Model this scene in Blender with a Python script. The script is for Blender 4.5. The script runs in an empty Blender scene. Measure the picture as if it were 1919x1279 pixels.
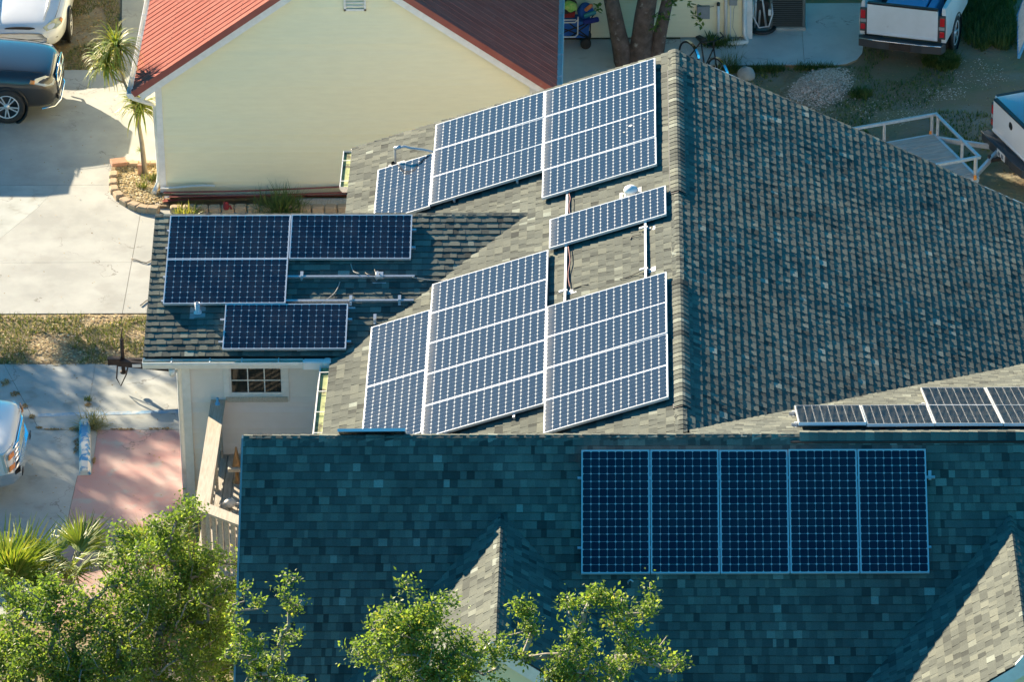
import bpy, math, random
from mathutils import Vector, Matrix, noise
R = math.radians
scene = bpy.context.scene
col = scene.collection

# ------------------------------------------------------------------ camera, sky, sun, exposure
CAM = Vector((-0.750, -83.297, 44.658))
C_R = Vector((0.99951, 0.01911, -0.01433)).normalized()
F_PX = 9699.8
cd = bpy.data.cameras.new('camera'); camera = bpy.data.objects.new('camera', cd)
col.objects.link(camera); scene.camera = camera
PITCH, YAW, ROLL = R(28.45966), R(-1.54020), R(-0.93326)
fw = Vector((math.sin(YAW) * math.cos(PITCH), math.cos(YAW) * math.cos(PITCH), -math.sin(PITCH)))
r0 = Vector((math.cos(YAW), -math.sin(YAW), 0)); u0 = r0.cross(fw)
C_R = r0 * math.cos(ROLL) + u0 * math.sin(ROLL)
C_U = u0 * math.cos(ROLL) - r0 * math.sin(ROLL)
camera.matrix_world = Matrix((( C_R.x, C_U.x, -fw.x, CAM.x), (C_R.y, C_U.y, -fw.y, CAM.y),
                              (C_R.z, C_U.z, -fw.z, CAM.z), (0, 0, 0, 1)))
cd.sensor_width = 36.0; cd.lens = 36.0 * F_PX / 1919.0; cd.clip_start = 1.0; cd.clip_end = 2000.0

SUN_EL, SUN_AZ = R(20.7), R(50.0)            # azimuth measured from -X towards +Y
S = Vector((-math.cos(SUN_EL) * math.cos(SUN_AZ), math.cos(SUN_EL) * math.sin(SUN_AZ), math.sin(SUN_EL)))
world = bpy.data.worlds.new('World'); scene.world = world; world.use_nodes = True
wt = world.node_tree; bg = wt.nodes['Background']
sky = wt.nodes.new('ShaderNodeTexSky'); sky.sky_type = 'NISHITA'; sky.sun_disc = False
sky.sun_elevation = SUN_EL; sky.sun_rotation = -(math.pi / 2 - SUN_AZ)
sky.altitude = 0; sky.air_density = 1.0; sky.dust_density = 0.0; sky.ozone_density = 5.0
tint = wt.nodes.new('ShaderNodeMix'); tint.data_type = 'RGBA'; tint.blend_type = 'MULTIPLY'; tint.inputs[0].default_value = 1.0
tint.inputs[7].default_value = (0.15, 0.98, 1.04, 1)          # the whole sky, evenly: the picture's daylight balance is teal
wt.links.new(sky.outputs[0], tint.inputs[6]); wt.links.new(tint.outputs[2], bg.inputs[0]); bg.inputs[1].default_value = 0.058
sd = bpy.data.lights.new('sun', 'SUN'); sd.energy = 5.0; sd.angle = R(0.55); sd.color = (1.0, 0.83, 0.60)
sun = bpy.data.objects.new('sun', sd); col.objects.link(sun)
sun.rotation_euler = (-S).to_track_quat('-Z', 'Y').to_euler(); sun.location = (-30, 40, 40)
scene.view_settings.view_transform = 'Standard'; scene.view_settings.look = 'None'
scene.view_settings.exposure = 1.90; scene.view_settings.gamma = 1.0
scene.view_settings.use_curve_mapping = False
scene.render.engine = 'CYCLES'
scene.cycles.max_bounces = 8; scene.cycles.transparent_max_bounces = 16

def px(P):                                    # picture position of a point (used to rank shingles by size)
    d = Vector(P) - CAM; z = d.dot(fw)
    return 959.5 + F_PX * d.dot(C_R) / z, 639.5 - F_PX * d.dot(C_U) / z

def at(x, y, z=0.0):                          # surveyed spot: point at height z seen at photo position x, y
    d = fw + C_R * ((x - 959.5) / F_PX) - C_U * ((y - 639.5) / F_PX)
    return CAM + d * ((z - CAM.z) / d.z)

def aty(x, y, Y):                             # surveyed spot on the vertical plane at Y
    d = fw + C_R * ((x - 959.5) / F_PX) - C_U * ((y - 639.5) / F_PX)
    return CAM + d * ((Y - CAM.y) / d.y)

# ------------------------------------------------------------------ helpers
rnd = random.Random(7)

class MB:
    """collects polygons, builds one mesh object"""
    def __init__(s): s.v = []; s.f = []; s.m = []; s.a = []; s.sm = []
    def poly(s, pts, m=0, a=0.0, sm=False):
        n = len(s.v); s.v += [tuple(p) for p in pts]; s.f.append(tuple(range(n, n + len(pts))))
        s.m.append(m); s.a.append(a); s.sm.append(sm)
    def mesh_in(s, V, F, m=0, a=0.0, sm=False):
        n = len(s.v); s.v += [tuple(p) for p in V]
        for f in F: s.f.append(tuple(i + n for i in f)); s.m.append(m); s.a.append(a); s.sm.append(sm)
    def box(s, x0, x1, y0, y1, z0, z1, m=0, a=0.0):
        V = [(x0,y0,z0),(x1,y0,z0),(x1,y1,z0),(x0,y1,z0),(x0,y0,z1),(x1,y0,z1),(x1,y1,z1),(x0,y1,z1)]
        s.mesh_in(V, [(3,2,1,0),(4,5,6,7),(0,1,5,4),(1,2,6,5),(2,3,7,6),(3,0,4,7)], m, a)
    def cbox(s, x0, x1, y0, y1, z0, z1, b=0.01, m=0, a=0.0):
        """box with chamfered vertical and top edges"""
        ring = lambda i, z: [(x0+i+b,y0+i,z),(x1-i-b,y0+i,z),(x1-i,y0+i+b,z),(x1-i,y1-i-b,z),(x1-i-b,y1-i,z),(x0+i+b,y1-i,z),(x0+i,y1-i-b,z),(x0+i,y0+i+b,z)]
        V = ring(0, z0) + ring(0, z1 - b) + ring(b, z1)
        F = [tuple(range(16, 24)), tuple(range(7, -1, -1))]
        for k in (0, 8):
            for i in range(8): j = (i + 1) % 8; F.append((k+i, k+j, k+8+j, k+8+i))
        s.mesh_in(V, F, m, a)
    def obox(s, c, ax, ay, az, m=0, a=0.0):
        c, ax, ay, az = Vector(c), Vector(ax), Vector(ay), Vector(az)
        V = [c - ax - ay - az, c + ax - ay - az, c + ax + ay - az, c - ax + ay - az,
             c - ax - ay + az, c + ax - ay + az, c + ax + ay + az, c - ax + ay + az]
        s.mesh_in(V, [(3,2,1,0),(4,5,6,7),(0,1,5,4),(1,2,6,5),(2,3,7,6),(3,0,4,7)], m, a)
    def bar(s, p, q, w, h, up=(0,0,1), m=0, a=0.0):
        p, q, up = Vector(p), Vector(q), Vector(up); d = q - p
        x = d.cross(up); x.normalize(); z = x.cross(d).normalized()
        s.obox((p + q) / 2, d / 2, x * (w / 2), z * (h / 2), m, a)
    def tube(s, pts, r, n=8, m=0, a=0.0, cap=True):
        pts = [Vector(p) for p in pts]; k = len(pts); rr = r if isinstance(r, (list, tuple)) else [r] * k
        base = len(s.v); last = None
        for i, p in enumerate(pts):
            d = (pts[min(i+1, k-1)] - pts[max(i-1, 0)]).normalized()
            if last is None: x = d.orthogonal().normalized()
            else: x = (last - d * last.dot(d)); x = x.normalized() if x.length > 1e-6 else d.orthogonal().normalized()
            last = x; y = d.cross(x)
            for j in range(n):
                t = 2 * math.pi * j / n; s.v.append(tuple(p + (x * math.cos(t) + y * math.sin(t)) * rr[i]))
        for i in range(k - 1):
            for j in range(n):
                j2 = (j + 1) % n
                s.f.append((base+i*n+j, base+i*n+j2, base+(i+1)*n+j2, base+(i+1)*n+j)); s.m.append(m); s.a.append(a); s.sm.append(True)
        if cap:
            s.f.append(tuple(base + j for j in range(n - 1, -1, -1))); s.m.append(m); s.a.append(a); s.sm.append(False)
            s.f.append(tuple(base + (k-1)*n + j for j in range(n))); s.m.append(m); s.a.append(a); s.sm.append(False)
    def lathe(s, c, prof, n=20, ax=(0,0,1), m=0, a=0.0, sm=True):
        """prof: list of (radius, height along ax)"""
        c, ax = Vector(c), Vector(ax).normalized(); x = ax.orthogonal().normalized(); y = ax.cross(x)
        base = len(s.v)
        for r_, h in prof:
            for j in range(n):
                t = 2*math.pi*j/n; s.v.append(tuple(c + ax*h + (x*math.cos(t) + y*math.sin(t))*max(r_, 1e-4)))
        for i in range(len(prof)-1):
            for j in range(n):
                j2 = (j+1) % n
                s.f.append((base+i*n+j, base+i*n+j2, base+(i+1)*n+j2, base+(i+1)*n+j)); s.m.append(m); s.a.append(a); s.sm.append(sm)
    def prism(s, pts, d, m=0, a=0.0):
        """flat polygon pushed along vector d"""
        P = [Vector(p) for p in pts]; d = Vector(d); n = len(P)
        s.poly(P[::-1], m, a); s.poly([p + d for p in P], m, a)
        for i in range(n): j = (i+1) % n; s.poly([P[i], P[j], P[j]+d, P[i]+d], m, a)
    def mesh(s, name, mats, off=None):
        me = bpy.data.meshes.new(name)
        V = s.v if off is None else [(x-off[0], y-off[1], z-off[2]) for x, y, z in s.v]
        me.from_pydata(V, [], s.f)
        for mt in mats: me.materials.append(mt)
        me.polygons.foreach_set('material_index', s.m)
        me.polygons.foreach_set('use_smooth', s.sm)
        at_ = me.attributes.new('shade', 'FLOAT', 'FACE'); at_.data.foreach_set('value', s.a)
        me.update(); return me
    def build(s, name, mats, parent=None, worldly=True):
        if not isinstance(mats, (list, tuple)): mats = [mats]
        off = rootloc(parent) if (parent is not None and worldly) else None
        o = bpy.data.objects.new(name, s.mesh(name, mats, off)); col.objects.link(o); o.parent = parent
        return o

def rootloc(o):
    t = Vector((0,0,0))
    while o is not None: t += o.location; o = o.parent
    return t
def link(name, me, parent=None, loc=(0,0,0)):
    o = bpy.data.objects.new(name, me); col.objects.link(o); o.parent = parent; o.location = loc; return o
def tag(o, label, cat, group=None):
    o['label'] = label; o['category'] = cat
    if group: o['group'] = group
    return o
def thing(name, label, cat, loc=(0,0,0), rz=0.0, group=None):
    o = bpy.data.objects.new(name, None); col.objects.link(o); o.location = loc; o.rotation_euler = (0,0,rz)
    o.empty_display_size = 0.2
    return tag(o, label, cat, group)
def struct(o): o['kind'] = 'structure'; return o
def stuff(o): o['kind'] = 'stuff'; return o
def bevel(o, w, seg=2, ang=35):
    m = o.modifiers.new('bevel', 'BEVEL'); m.width = w; m.segments = seg; m.limit_method = 'ANGLE'; m.angle_limit = R(ang); return o
def subsurf(o, n=1):
    m = o.modifiers.new('subsurf', 'SUBSURF'); m.levels = n; m.render_levels = n; return o
def nz(x, y, z=0.0): return noise.noise(Vector((x, y, z)))

# ------------------------------------------------------------------ materials
def base_mat(name):
    m = bpy.data.materials.new(name); m.use_nodes = True; nt = m.node_tree
    return m, nt, nt.nodes['Principled BSDF']
def nd(nt, t, **kw):
    n = nt.nodes.new(t)
    for k, v in kw.items(): setattr(n, k, v)
    return n
def pm(name, c1, c2=None, scale=6.0, rough=0.7, bump=0.0, bscale=60.0, metal=0.0, spots=None, detail=5.0, coat=0.0, stretch=None, spec=0.5, mid=(0.35, 0.65), crack=False):
    """principled paint / stone / wood: two real colours mixed by noise, optional dirt spots, fine relief"""
    m, nt, b = base_mat(name); L = nt.links.new
    b.inputs['Roughness'].default_value = rough; b.inputs['Metallic'].default_value = metal
    b.inputs['Coat Weight'].default_value = coat; b.inputs['Specular IOR Level'].default_value = spec
    tc = nd(nt, 'ShaderNodeTexCoord'); src = tc.outputs['Object']
    if stretch:
        mp = nd(nt, 'ShaderNodeMapping'); mp.inputs['Scale'].default_value = stretch; L(src, mp.inputs[0]); src = mp.outputs[0]
    if c2 is None: b.inputs['Base Color'].default_value = (*c1, 1)
    else:
        n = nd(nt, 'ShaderNodeTexNoise'); n.inputs['Scale'].default_value = scale; n.inputs['Detail'].default_value = detail; n.inputs['Roughness'].default_value = 0.62
        L(src, n.inputs['Vector'])
        rp = nd(nt, 'ShaderNodeValToRGB'); rp.color_ramp.elements[0].position = mid[0]; rp.color_ramp.elements[1].position = mid[1]
        rp.color_ramp.elements[0].color = (*c1, 1); rp.color_ramp.elements[1].color = (*c2, 1)
        L(n.outputs[0], rp.inputs[0]); out = rp.outputs[0]
        if spots:
            sc_, th, cc, amt = spots
            n2 = nd(nt, 'ShaderNodeTexNoise'); n2.inputs['Scale'].default_value = sc_; n2.inputs['Detail'].default_value = 6; L(src, n2.inputs['Vector'])
            mr = nd(nt, 'ShaderNodeMapRange'); mr.inputs[1].default_value = th; mr.inputs[2].default_value = th + 0.12; mr.inputs[4].default_value = amt
            L(n2.outputs[0], mr.inputs[0])
            mx = nd(nt, 'ShaderNodeMix', data_type='RGBA'); L(mr.outputs[0], mx.inputs[0]); L(out, mx.inputs[6]); mx.inputs[7].default_value = (*cc, 1); out = mx.outputs[2]
        if crack:                                  # wandering hairline cracks, only in places
            n4 = nd(nt, 'ShaderNodeTexNoise'); n4.inputs['Scale'].default_value = 0.42; n4.inputs['Detail'].default_value = 7; n4.inputs['Roughness'].default_value = 0.55; L(src, n4.inputs['Vector'])
            d4 = nd(nt, 'ShaderNodeMath', operation='SUBTRACT'); L(n4.outputs[0], d4.inputs[0]); d4.inputs[1].default_value = 0.5; a4 = nd(nt, 'ShaderNodeMath', operation='ABSOLUTE'); L(d4.outputs[0], a4.inputs[0])
            r4 = nd(nt, 'ShaderNodeMapRange'); r4.inputs[1].default_value = 0.0; r4.inputs[2].default_value = 0.0045; r4.inputs[3].default_value = 0.75; r4.inputs[4].default_value = 0.0; L(a4.outputs[0], r4.inputs[0])
            n5 = nd(nt, 'ShaderNodeTexNoise'); n5.inputs['Scale'].default_value = 0.8; L(src, n5.inputs['Vector']); r5 = nd(nt, 'ShaderNodeMapRange'); r5.inputs[1].default_value = 0.5; r5.inputs[2].default_value = 0.6; L(n5.outputs[0], r5.inputs[0])
            m4 = nd(nt, 'ShaderNodeMath', operation='MULTIPLY'); L(r4.outputs[0], m4.inputs[0]); L(r5.outputs[0], m4.inputs[1])
            x4 = nd(nt, 'ShaderNodeMix', data_type='RGBA'); L(m4.outputs[0], x4.inputs[0]); L(out, x4.inputs[6]); x4.inputs[7].default_value = (0.12, 0.11, 0.09, 1); out = x4.outputs[2]
        L(out, b.inputs['Base Color'])
    if bump:
        n3 = nd(nt, 'ShaderNodeTexNoise'); n3.inputs['Scale'].default_value = bscale; n3.inputs['Detail'].default_value = 4; L(src, n3.inputs['Vector'])
        bp = nd(nt, 'ShaderNodeBump'); bp.inputs['Strength'].default_value = 1.0; bp.inputs['Distance'].default_value = bump
        L(n3.outputs[0], bp.inputs['Height']); L(bp.outputs[0], b.inputs['Normal'])
    return m

def attr_mat(name, stops, rough=0.9, bump=0.002, bscale=180.0, grain=0.35, gscale=120.0, blotch=0.0, trans=0.0, spec=0.3):
    """colour picked per piece from the piece's own 'shade' value, plus fine grain"""
    m, nt, b = base_mat(name); L = nt.links.new
    b.inputs['Roughness'].default_value = rough; b.inputs['Specular IOR Level'].default_value = spec
    at_ = nd(nt, 'ShaderNodeAttribute'); at_.attribute_name = 'shade'
    rp = nd(nt, 'ShaderNodeValToRGB'); rp.color_ramp.interpolation = 'LINEAR'
    while len(rp.color_ramp.elements) < len(stops): rp.color_ramp.elements.new(0.5)
    for e, (p_, c_) in zip(rp.color_ramp.elements, stops): e.position = p_; e.color = (*c_, 1)
    L(at_.outputs['Fac'], rp.inputs[0])
    tc = nd(nt, 'ShaderNodeTexCoord')
    n = nd(nt, 'ShaderNodeTexNoise'); n.inputs['Scale'].default_value = gscale; n.inputs['Detail'].default_value = 3; L(tc.outputs['Object'], n.inputs['Vector'])
    mr = nd(nt, 'ShaderNodeMapRange'); mr.inputs[1].default_value = 0.25; mr.inputs[2].default_value = 0.75; mr.inputs[3].default_value = 1 - grain; mr.inputs[4].default_value = 1 + grain
    L(n.outputs[0], mr.inputs[0]); val = mr.outputs[0]
    if blotch:
        n2 = nd(nt, 'ShaderNodeTexNoise'); n2.inputs['Scale'].default_value = 1.3; n2.inputs['Detail'].default_value = 5; L(tc.outputs['Object'], n2.inputs['Vector'])
        m2 = nd(nt, 'ShaderNodeMapRange'); m2.inputs[1].default_value = 0.3; m2.inputs[2].default_value = 0.7; m2.inputs[3].default_value = 1 - blotch; m2.inputs[4].default_value = 1 + blotch
        L(n2.outputs[0], m2.inputs[0]); mu = nd(nt, 'ShaderNodeMath', operation='MULTIPLY'); L(val, mu.inputs[0]); L(m2.outputs[0], mu.inputs[1]); val = mu.outputs[0]
    vm = nd(nt, 'ShaderNodeVectorMath', operation='SCALE'); L(rp.outputs[0], vm.inputs[0]); L(val, vm.inputs['Scale'])
    L(vm.outputs[0], b.inputs['Base Color'])
    if bump:
        n3 = nd(nt, 'ShaderNodeTexNoise'); n3.inputs['Scale'].default_value = bscale; n3.inputs['Detail'].default_value = 2; L(tc.outputs['Object'], n3.inputs['Vector'])
        bp = nd(nt, 'ShaderNodeBump'); bp.inputs['Strength'].default_value = 1.0; bp.inputs['Distance'].default_value = bump
        L(n3.outputs[0], bp.inputs['Height']); L(bp.outputs[0], b.inputs['Normal'])
    if trans:
        out = nt.nodes['Material Output']; tr = nd(nt, 'ShaderNodeBsdfTranslucent'); ms = nd(nt, 'ShaderNodeMixShader'); ms.inputs[0].default_value = trans
        tv = nd(nt, 'ShaderNodeVectorMath', operation='MULTIPLY'); tv.inputs[1].default_value = (1.35, 1.22, 0.5); L(vm.outputs[0], tv.inputs[0]); L(tv.outputs[0], tr.inputs[0])
        L(b.outputs[0], ms.inputs[1]); L(tr.outputs[0], ms.inputs[2]); L(ms.outputs[0], out.inputs[0])
    return m

def pane_mat(name, rough=0.04, ior=1.45, tint=(1,1,1), dust=False):
    """a thin sheet of glass: clear, with the mirror share that its angle gives"""
    m = bpy.data.materials.new(name); m.use_nodes = True; nt = m.node_tree; nt.nodes.clear(); L = nt.links.new
    out = nd(nt, 'ShaderNodeOutputMaterial'); fr = nd(nt, 'ShaderNodeFresnel'); fr.inputs[0].default_value = ior
    tr = nd(nt, 'ShaderNodeBsdfTransparent'); tr.inputs[0].default_value = (*tint, 1); gl = nd(nt, 'ShaderNodeBsdfGlossy'); gl.inputs['Roughness'].default_value = rough
    gm = nd(nt, 'ShaderNodeNewGeometry'); mi = nd(nt, 'ShaderNodeMapRange'); mi.inputs[3].default_value = ior; mi.inputs[4].default_value = 1 / ior; L(gm.outputs['Backfacing'], mi.inputs[0]); L(mi.outputs[0], fr.inputs[0])   # same share from both sides of the sheet
    ms = nd(nt, 'ShaderNodeMixShader'); L(fr.outputs[0], ms.inputs[0]); L(tr.outputs[0], ms.inputs[1]); L(gl.outputs[0], ms.inputs[2]); L(ms.outputs[0], out.inputs[0])
    if not dust:                                   # a thin uneven film of dust on every sheet
        tc = nd(nt, 'ShaderNodeTexCoord'); n = nd(nt, 'ShaderNodeTexNoise'); n.inputs['Scale'].default_value = 2.2; n.inputs['Detail'].default_value = 7; L(tc.outputs['Object'], n.inputs['Vector'])
        mr = nd(nt, 'ShaderNodeMapRange'); mr.inputs[1].default_value = 0.4; mr.inputs[2].default_value = 0.8; mr.inputs[4].default_value = 0.05; L(n.outputs[0], mr.inputs[0])
        df = nd(nt, 'ShaderNodeBsdfDiffuse'); df.inputs[0].default_value = (0.42, 0.42, 0.40, 1); m2 = nd(nt, 'ShaderNodeMixShader'); L(mr.outputs[0], m2.inputs[0]); L(ms.outputs[0], m2.inputs[1]); L(df.outputs[0], m2.inputs[2]); L(m2.outputs[0], out.inputs[0])
    if dust:                                       # silt washed down against the lower frame edge
        tc = nd(nt, 'ShaderNodeTexCoord'); sx = nd(nt, 'ShaderNodeSeparateXYZ'); L(tc.outputs['Object'], sx.inputs[0])
        mr = nd(nt, 'ShaderNodeMapRange'); mr.inputs[1].default_value = 0.0; mr.inputs[2].default_value = 0.17; mr.inputs[3].default_value = 0.42; mr.inputs[4].default_value = 0.02; L(sx.outputs[0], mr.inputs[0])
        n = nd(nt, 'ShaderNodeTexNoise'); n.inputs['Scale'].default_value = 7; n.inputs['Detail'].default_value = 6; L(tc.outputs['Object'], n.inputs['Vector'])
        mu = nd(nt, 'ShaderNodeMath', operation='MULTIPLY'); L(mr.outputs[0], mu.inputs[0]); L(n.outputs[0], mu.inputs[1])
        df = nd(nt, 'ShaderNodeBsdfDiffuse'); df.inputs[0].default_value = (0.50, 0.48, 0.44, 1); m2 = nd(nt, 'ShaderNodeMixShader'); L(mu.outputs[0], m2.inputs[0]); L(ms.outputs[0], m2.inputs[1]); L(df.outputs[0], m2.inputs[2]); L(m2.outputs[0], out.inputs[0])
    return m

SH_STOPS = [(0.0, (0.016, 0.018, 0.018)), (0.22, (0.066, 0.074, 0.067)), (0.5, (0.111, 0.122, 0.106)), (0.75, (0.160, 0.170, 0.139)), (1.0, (0.255, 0.282, 0.244))]
M = {}
M['shingle'] = attr_mat('asphalt_shingle', SH_STOPS, rough=0.95, bump=0.0015, bscale=150, grain=0.22, gscale=70, blotch=0.14, spec=0.2)
M['black'] = pm('black_plastic', (0.012, 0.012, 0.013), rough=0.5)
M['alu'] = pm('anodised_aluminium', (0.74, 0.75, 0.77), rough=0.35, metal=0.55)
M['rail'] = pm('mill_aluminium_rail', (0.62, 0.63, 0.65), (0.5, 0.51, 0.53), 20, rough=0.4, metal=0.7)
M['galv'] = pm('galvanised_steel', (0.60, 0.62, 0.64), (0.48, 0.5, 0.52), 14, rough=0.42, metal=0.45)
M['cell'] = pm('solar_cell', (0.0028, 0.0125, 0.032), (0.0038, 0.0155, 0.039), 8, rough=0.4, spec=0.04)
M['back'] = pm('white_backsheet', (0.58, 0.58, 0.58), rough=0.6)
M['pane'] = pane_mat('solar_glass', 0.06)
M['dustypane'] = pane_mat('dusty_solar_glass', 0.06, dust=True)
M['white'] = pm('white_trim_paint', (0.74, 0.73, 0.70), (0.66, 0.65, 0.61), 9, rough=0.55, spots=(3, 0.62, (0.42, 0.40, 0.33), 0.35))
M['gutter'] = pm('white_gutter', (0.76, 0.76, 0.73), (0.68, 0.68, 0.64), 5, rough=0.4, spots=(4, 0.6, (0.35, 0.33, 0.25), 0.3))
M['guttergreen'] = pm('algae_in_gutter', (0.24, 0.30, 0.12), (0.36, 0.38, 0.18), 6, rough=0.8, spots=(5, 0.55, (0.05, 0.04, 0.025), 0.9))
M['yellow'] = pm('cream_vinyl_siding', (0.84, 0.78, 0.53), (0.80, 0.74, 0.50), 2.5, rough=0.55, bump=0.0006, bscale=30, stretch=(1, 1, 6))
M['greige'] = pm('pale_siding', (0.78, 0.72, 0.66), (0.73, 0.67, 0.61), 2.5, rough=0.6, bump=0.0006, bscale=30)
M['redmetal'] = pm('red_painted_steel', (0.275, 0.085, 0.066), (0.32, 0.112, 0.088), 1.6, rough=0.9, spec=0.06, spots=(9, 0.64, (0.34, 0.2, 0.17), 0.4))
M['conc'] = pm('driveway_concrete', (0.38, 0.39, 0.365), (0.28, 0.29, 0.275), 0.9, rough=0.85, bump=0.002, bscale=45, crack=True, spots=(1.4, 0.55, (0.25, 0.25, 0.23), 0.45), detail=9)
M['conc2'] = pm('weathered_concrete', (0.40, 0.42, 0.40), (0.30, 0.32, 0.30), 1.5, rough=0.9, bump=0.002, bscale=45, crack=True, spots=(3.0, 0.58, (0.24, 0.23, 0.19), 0.5), detail=9)
M['conc3'] = pm('pale_patio_concrete', (0.58, 0.60, 0.58), (0.48, 0.50, 0.49), 1.2, rough=0.85, bump=0.002, bscale=45, crack=True, spots=(2.6, 0.60, (0.30, 0.29, 0.26), 0.4), detail=9)
M['pink'] = pm('worn_pink_painted_concrete', (0.43, 0.235, 0.215), (0.39, 0.285, 0.262), 1.7, rough=0.85, bump=0.002, bscale=45, crack=True, spots=(2.3, 0.56, (0.34, 0.335, 0.31), 0.85), detail=9)
M['bluepaint'] = pm('worn_blue_paint', (0.10, 0.27, 0.45), (0.45, 0.47, 0.45), 5, rough=0.8, detail=8)
M['earth'] = pm('dirt_and_dry_grass', (0.29, 0.19, 0.12), (0.20, 0.185, 0.085), 0.9, rough=1.0, bump=0.03, bscale=9, spots=(0.55, 0.56, (0.30, 0.27, 0.22), 0.6), detail=10)
M['mulch'] = pm('leaf_mulch', (0.20, 0.14, 0.075), (0.31, 0.25, 0.15), 5, rough=1.0, bump=0.02, bscale=30, spots=(3, 0.6, (0.42, 0.38, 0.31), 0.8), detail=9)
M['litter'] = attr_mat('dry_leaves', [(0, (0.16, 0.09, 0.04)), (0.4, (0.36, 0.25, 0.11)), (0.7, (0.50, 0.40, 0.20)), (1, (0.60, 0.54, 0.40))], rough=0.9, bump=0, grain=0.1)
M['weed'] = attr_mat('green_blades', [(0, (0.045, 0.080, 0.022)), (0.5, (0.095, 0.150, 0.038)), (0.85, (0.18, 0.21, 0.06)), (1, (0.36, 0.31, 0.15))], rough=0.6, bump=0, grain=0.1, trans=0.3)
M['shell'] = attr_mat('shell_gravel', [(0, (0.42, 0.24, 0.16)), (0.5, (0.75, 0.50, 0.36)), (1, (0.90, 0.74, 0.62))], rough=0.9, bump=0, grain=0.1)
M['leaf'] = attr_mat('small_leaves', [(0, (0.060, 0.125, 0.030)), (0.4, (0.120, 0.215, 0.050)), (0.8, (0.195, 0.295, 0.072)), (1, (0.32, 0.35, 0.11))], rough=0.5, bump=0, grain=0.1, trans=0.56, spec=0.3)
M['frond'] = attr_mat('palm_blades', [(0, (0.075, 0.14, 0.022)), (0.6, (0.17, 0.26, 0.038)), (1, (0.36, 0.34, 0.10))], rough=0.5, bump=0, grain=0.1, trans=0.35, spec=0.5)
M['bark'] = pm('grey_bark', (0.20, 0.17, 0.14), (0.32, 0.29, 0.25), 7, rough=0.95, bump=0.012, bscale=22, stretch=(1, 1, 0.35))
M['brownbark'] = pm('brown_flaky_bark', (0.075, 0.050, 0.038), (0.155, 0.11, 0.088), 6, rough=0.95, bump=0.02, bscale=16, spots=(7, 0.62, (0.42, 0.39, 0.34), 0.7), detail=8)
M['greywood'] = pm('weathered_grey_wood', (0.33, 0.30, 0.25), (0.46, 0.42, 0.36), 4, rough=0.9, bump=0.004, bscale=30, stretch=(8, 0.8, 8), spots=(3, 0.6, (0.16, 0.14, 0.12), 0.5))
M['deckwood'] = pm('sun_bleached_deck_wood', (0.40, 0.34, 0.26), (0.54, 0.48, 0.39), 4, rough=0.9, bump=0.003, bscale=40, stretch=(9, 0.7, 9), spots=(4, 0.62, (0.18, 0.15, 0.12), 0.5))
M['stone'] = pm('tan_edging_block', (0.36, 0.26, 0.165), (0.44, 0.33, 0.215), 7, rough=0.95, bump=0.006, bscale=28, spots=(6, 0.62, (0.20, 0.15, 0.11), 0.5))
M['brick'] = pm('red_brick', (0.45, 0.23, 0.15), (0.52, 0.30, 0.20), 8, rough=0.95, bump=0.004, bscale=35)
M['glass'] = pm('dark_window_glass', (0.012, 0.016, 0.014), rough=0.04, spec=0.6)
M['whitecar'] = pm('white_car_paint', (0.76, 0.77, 0.77), (0.71, 0.72, 0.72), 1.4, rough=0.32, coat=0.8)
M['oldwhite'] = pm('dusty_white_paint', (0.72, 0.73, 0.73), (0.65, 0.66, 0.65), 2.0, rough=0.45, coat=0.25, spots=(5, 0.66, (0.30, 0.22, 0.16), 0.6))
M['greycar'] = pm('dark_grey_metallic_paint', (0.048, 0.048, 0.050), rough=0.30, metal=0.5, coat=0.9)
M['chrome'] = pm('chrome', (0.80, 0.80, 0.80), rough=0.12, metal=1.0)
M['darkgrey'] = pm('dark_grey_trim', (0.045, 0.047, 0.05), rough=0.6)
M['tyre'] = pm('tyre_rubber', (0.022, 0.022, 0.023), (0.035, 0.034, 0.033), 12, rough=0.85)
M['lens'] = pm('headlight_lens', (0.50, 0.51, 0.47), (0.62, 0.62, 0.58), 10, rough=0.12, coat=1.0)
M['lensyellow'] = pm('aged_headlight_lens', (0.45, 0.44, 0.26), (0.58, 0.57, 0.40), 12, rough=0.15, coat=1.0)
M['amber'] = pm('amber_lens', (0.80, 0.28, 0.06), rough=0.2, coat=0.8)
M['redlens'] = pm('red_lens', (0.55, 0.015, 0.02), rough=0.2, coat=0.8)
M['orange'] = pm('orange_plastic', (0.80, 0.25, 0.09), rough=0.6)
M['blue'] = pm('blue_fabric', (0.012, 0.085, 0.36), (0.018, 0.12, 0.44), 9, rough=0.85)
M['navy'] = pm('navy_fabric', (0.012, 0.025, 0.20), rough=0.8)
M['skyblue'] = pm('light_blue_plastic', (0.10, 0.36, 0.62), rough=0.5)
M['teal'] = pm('teal_plastic', (0.03, 0.25, 0.30), rough=0.5)
M['green'] = pm('lime_patterned_cloth', (0.16, 0.48, 0.07), (0.50, 0.55, 0.16), 14, rough=0.8, detail=2)
M['darkred'] = pm('dark_red_fabric', (0.22, 0.018, 0.02), rough=0.85)
M['redplastic'] = pm('red_plastic', (0.60, 0.025, 0.04), rough=0.5)
M['rust'] = pm('black_rusty_steel', (0.028, 0.024, 0.022), (0.07, 0.045, 0.035), 12, rough=0.75, metal=0.3)
M['interior'] = pm('dark_interior', (0.03, 0.028, 0.025), rough=0.9)
M['acgrey'] = pm('grey_green_enamel', (0.13, 0.155, 0.145), (0.10, 0.125, 0.12), 6, rough=0.6)
M['boxgrey'] = pm('grey_enamel', (0.30, 0.31, 0.31), (0.25, 0.26, 0.26), 8, rough=0.5)
M['terracotta'] = pm('bronze_ornament', (0.33, 0.19, 0.08), (0.25, 0.14, 0.06), 12, rough=0.45, metal=0.3)
M['plate'] = pm('number_plate', (0.68, 0.69, 0.68), rough=0.4)
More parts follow.
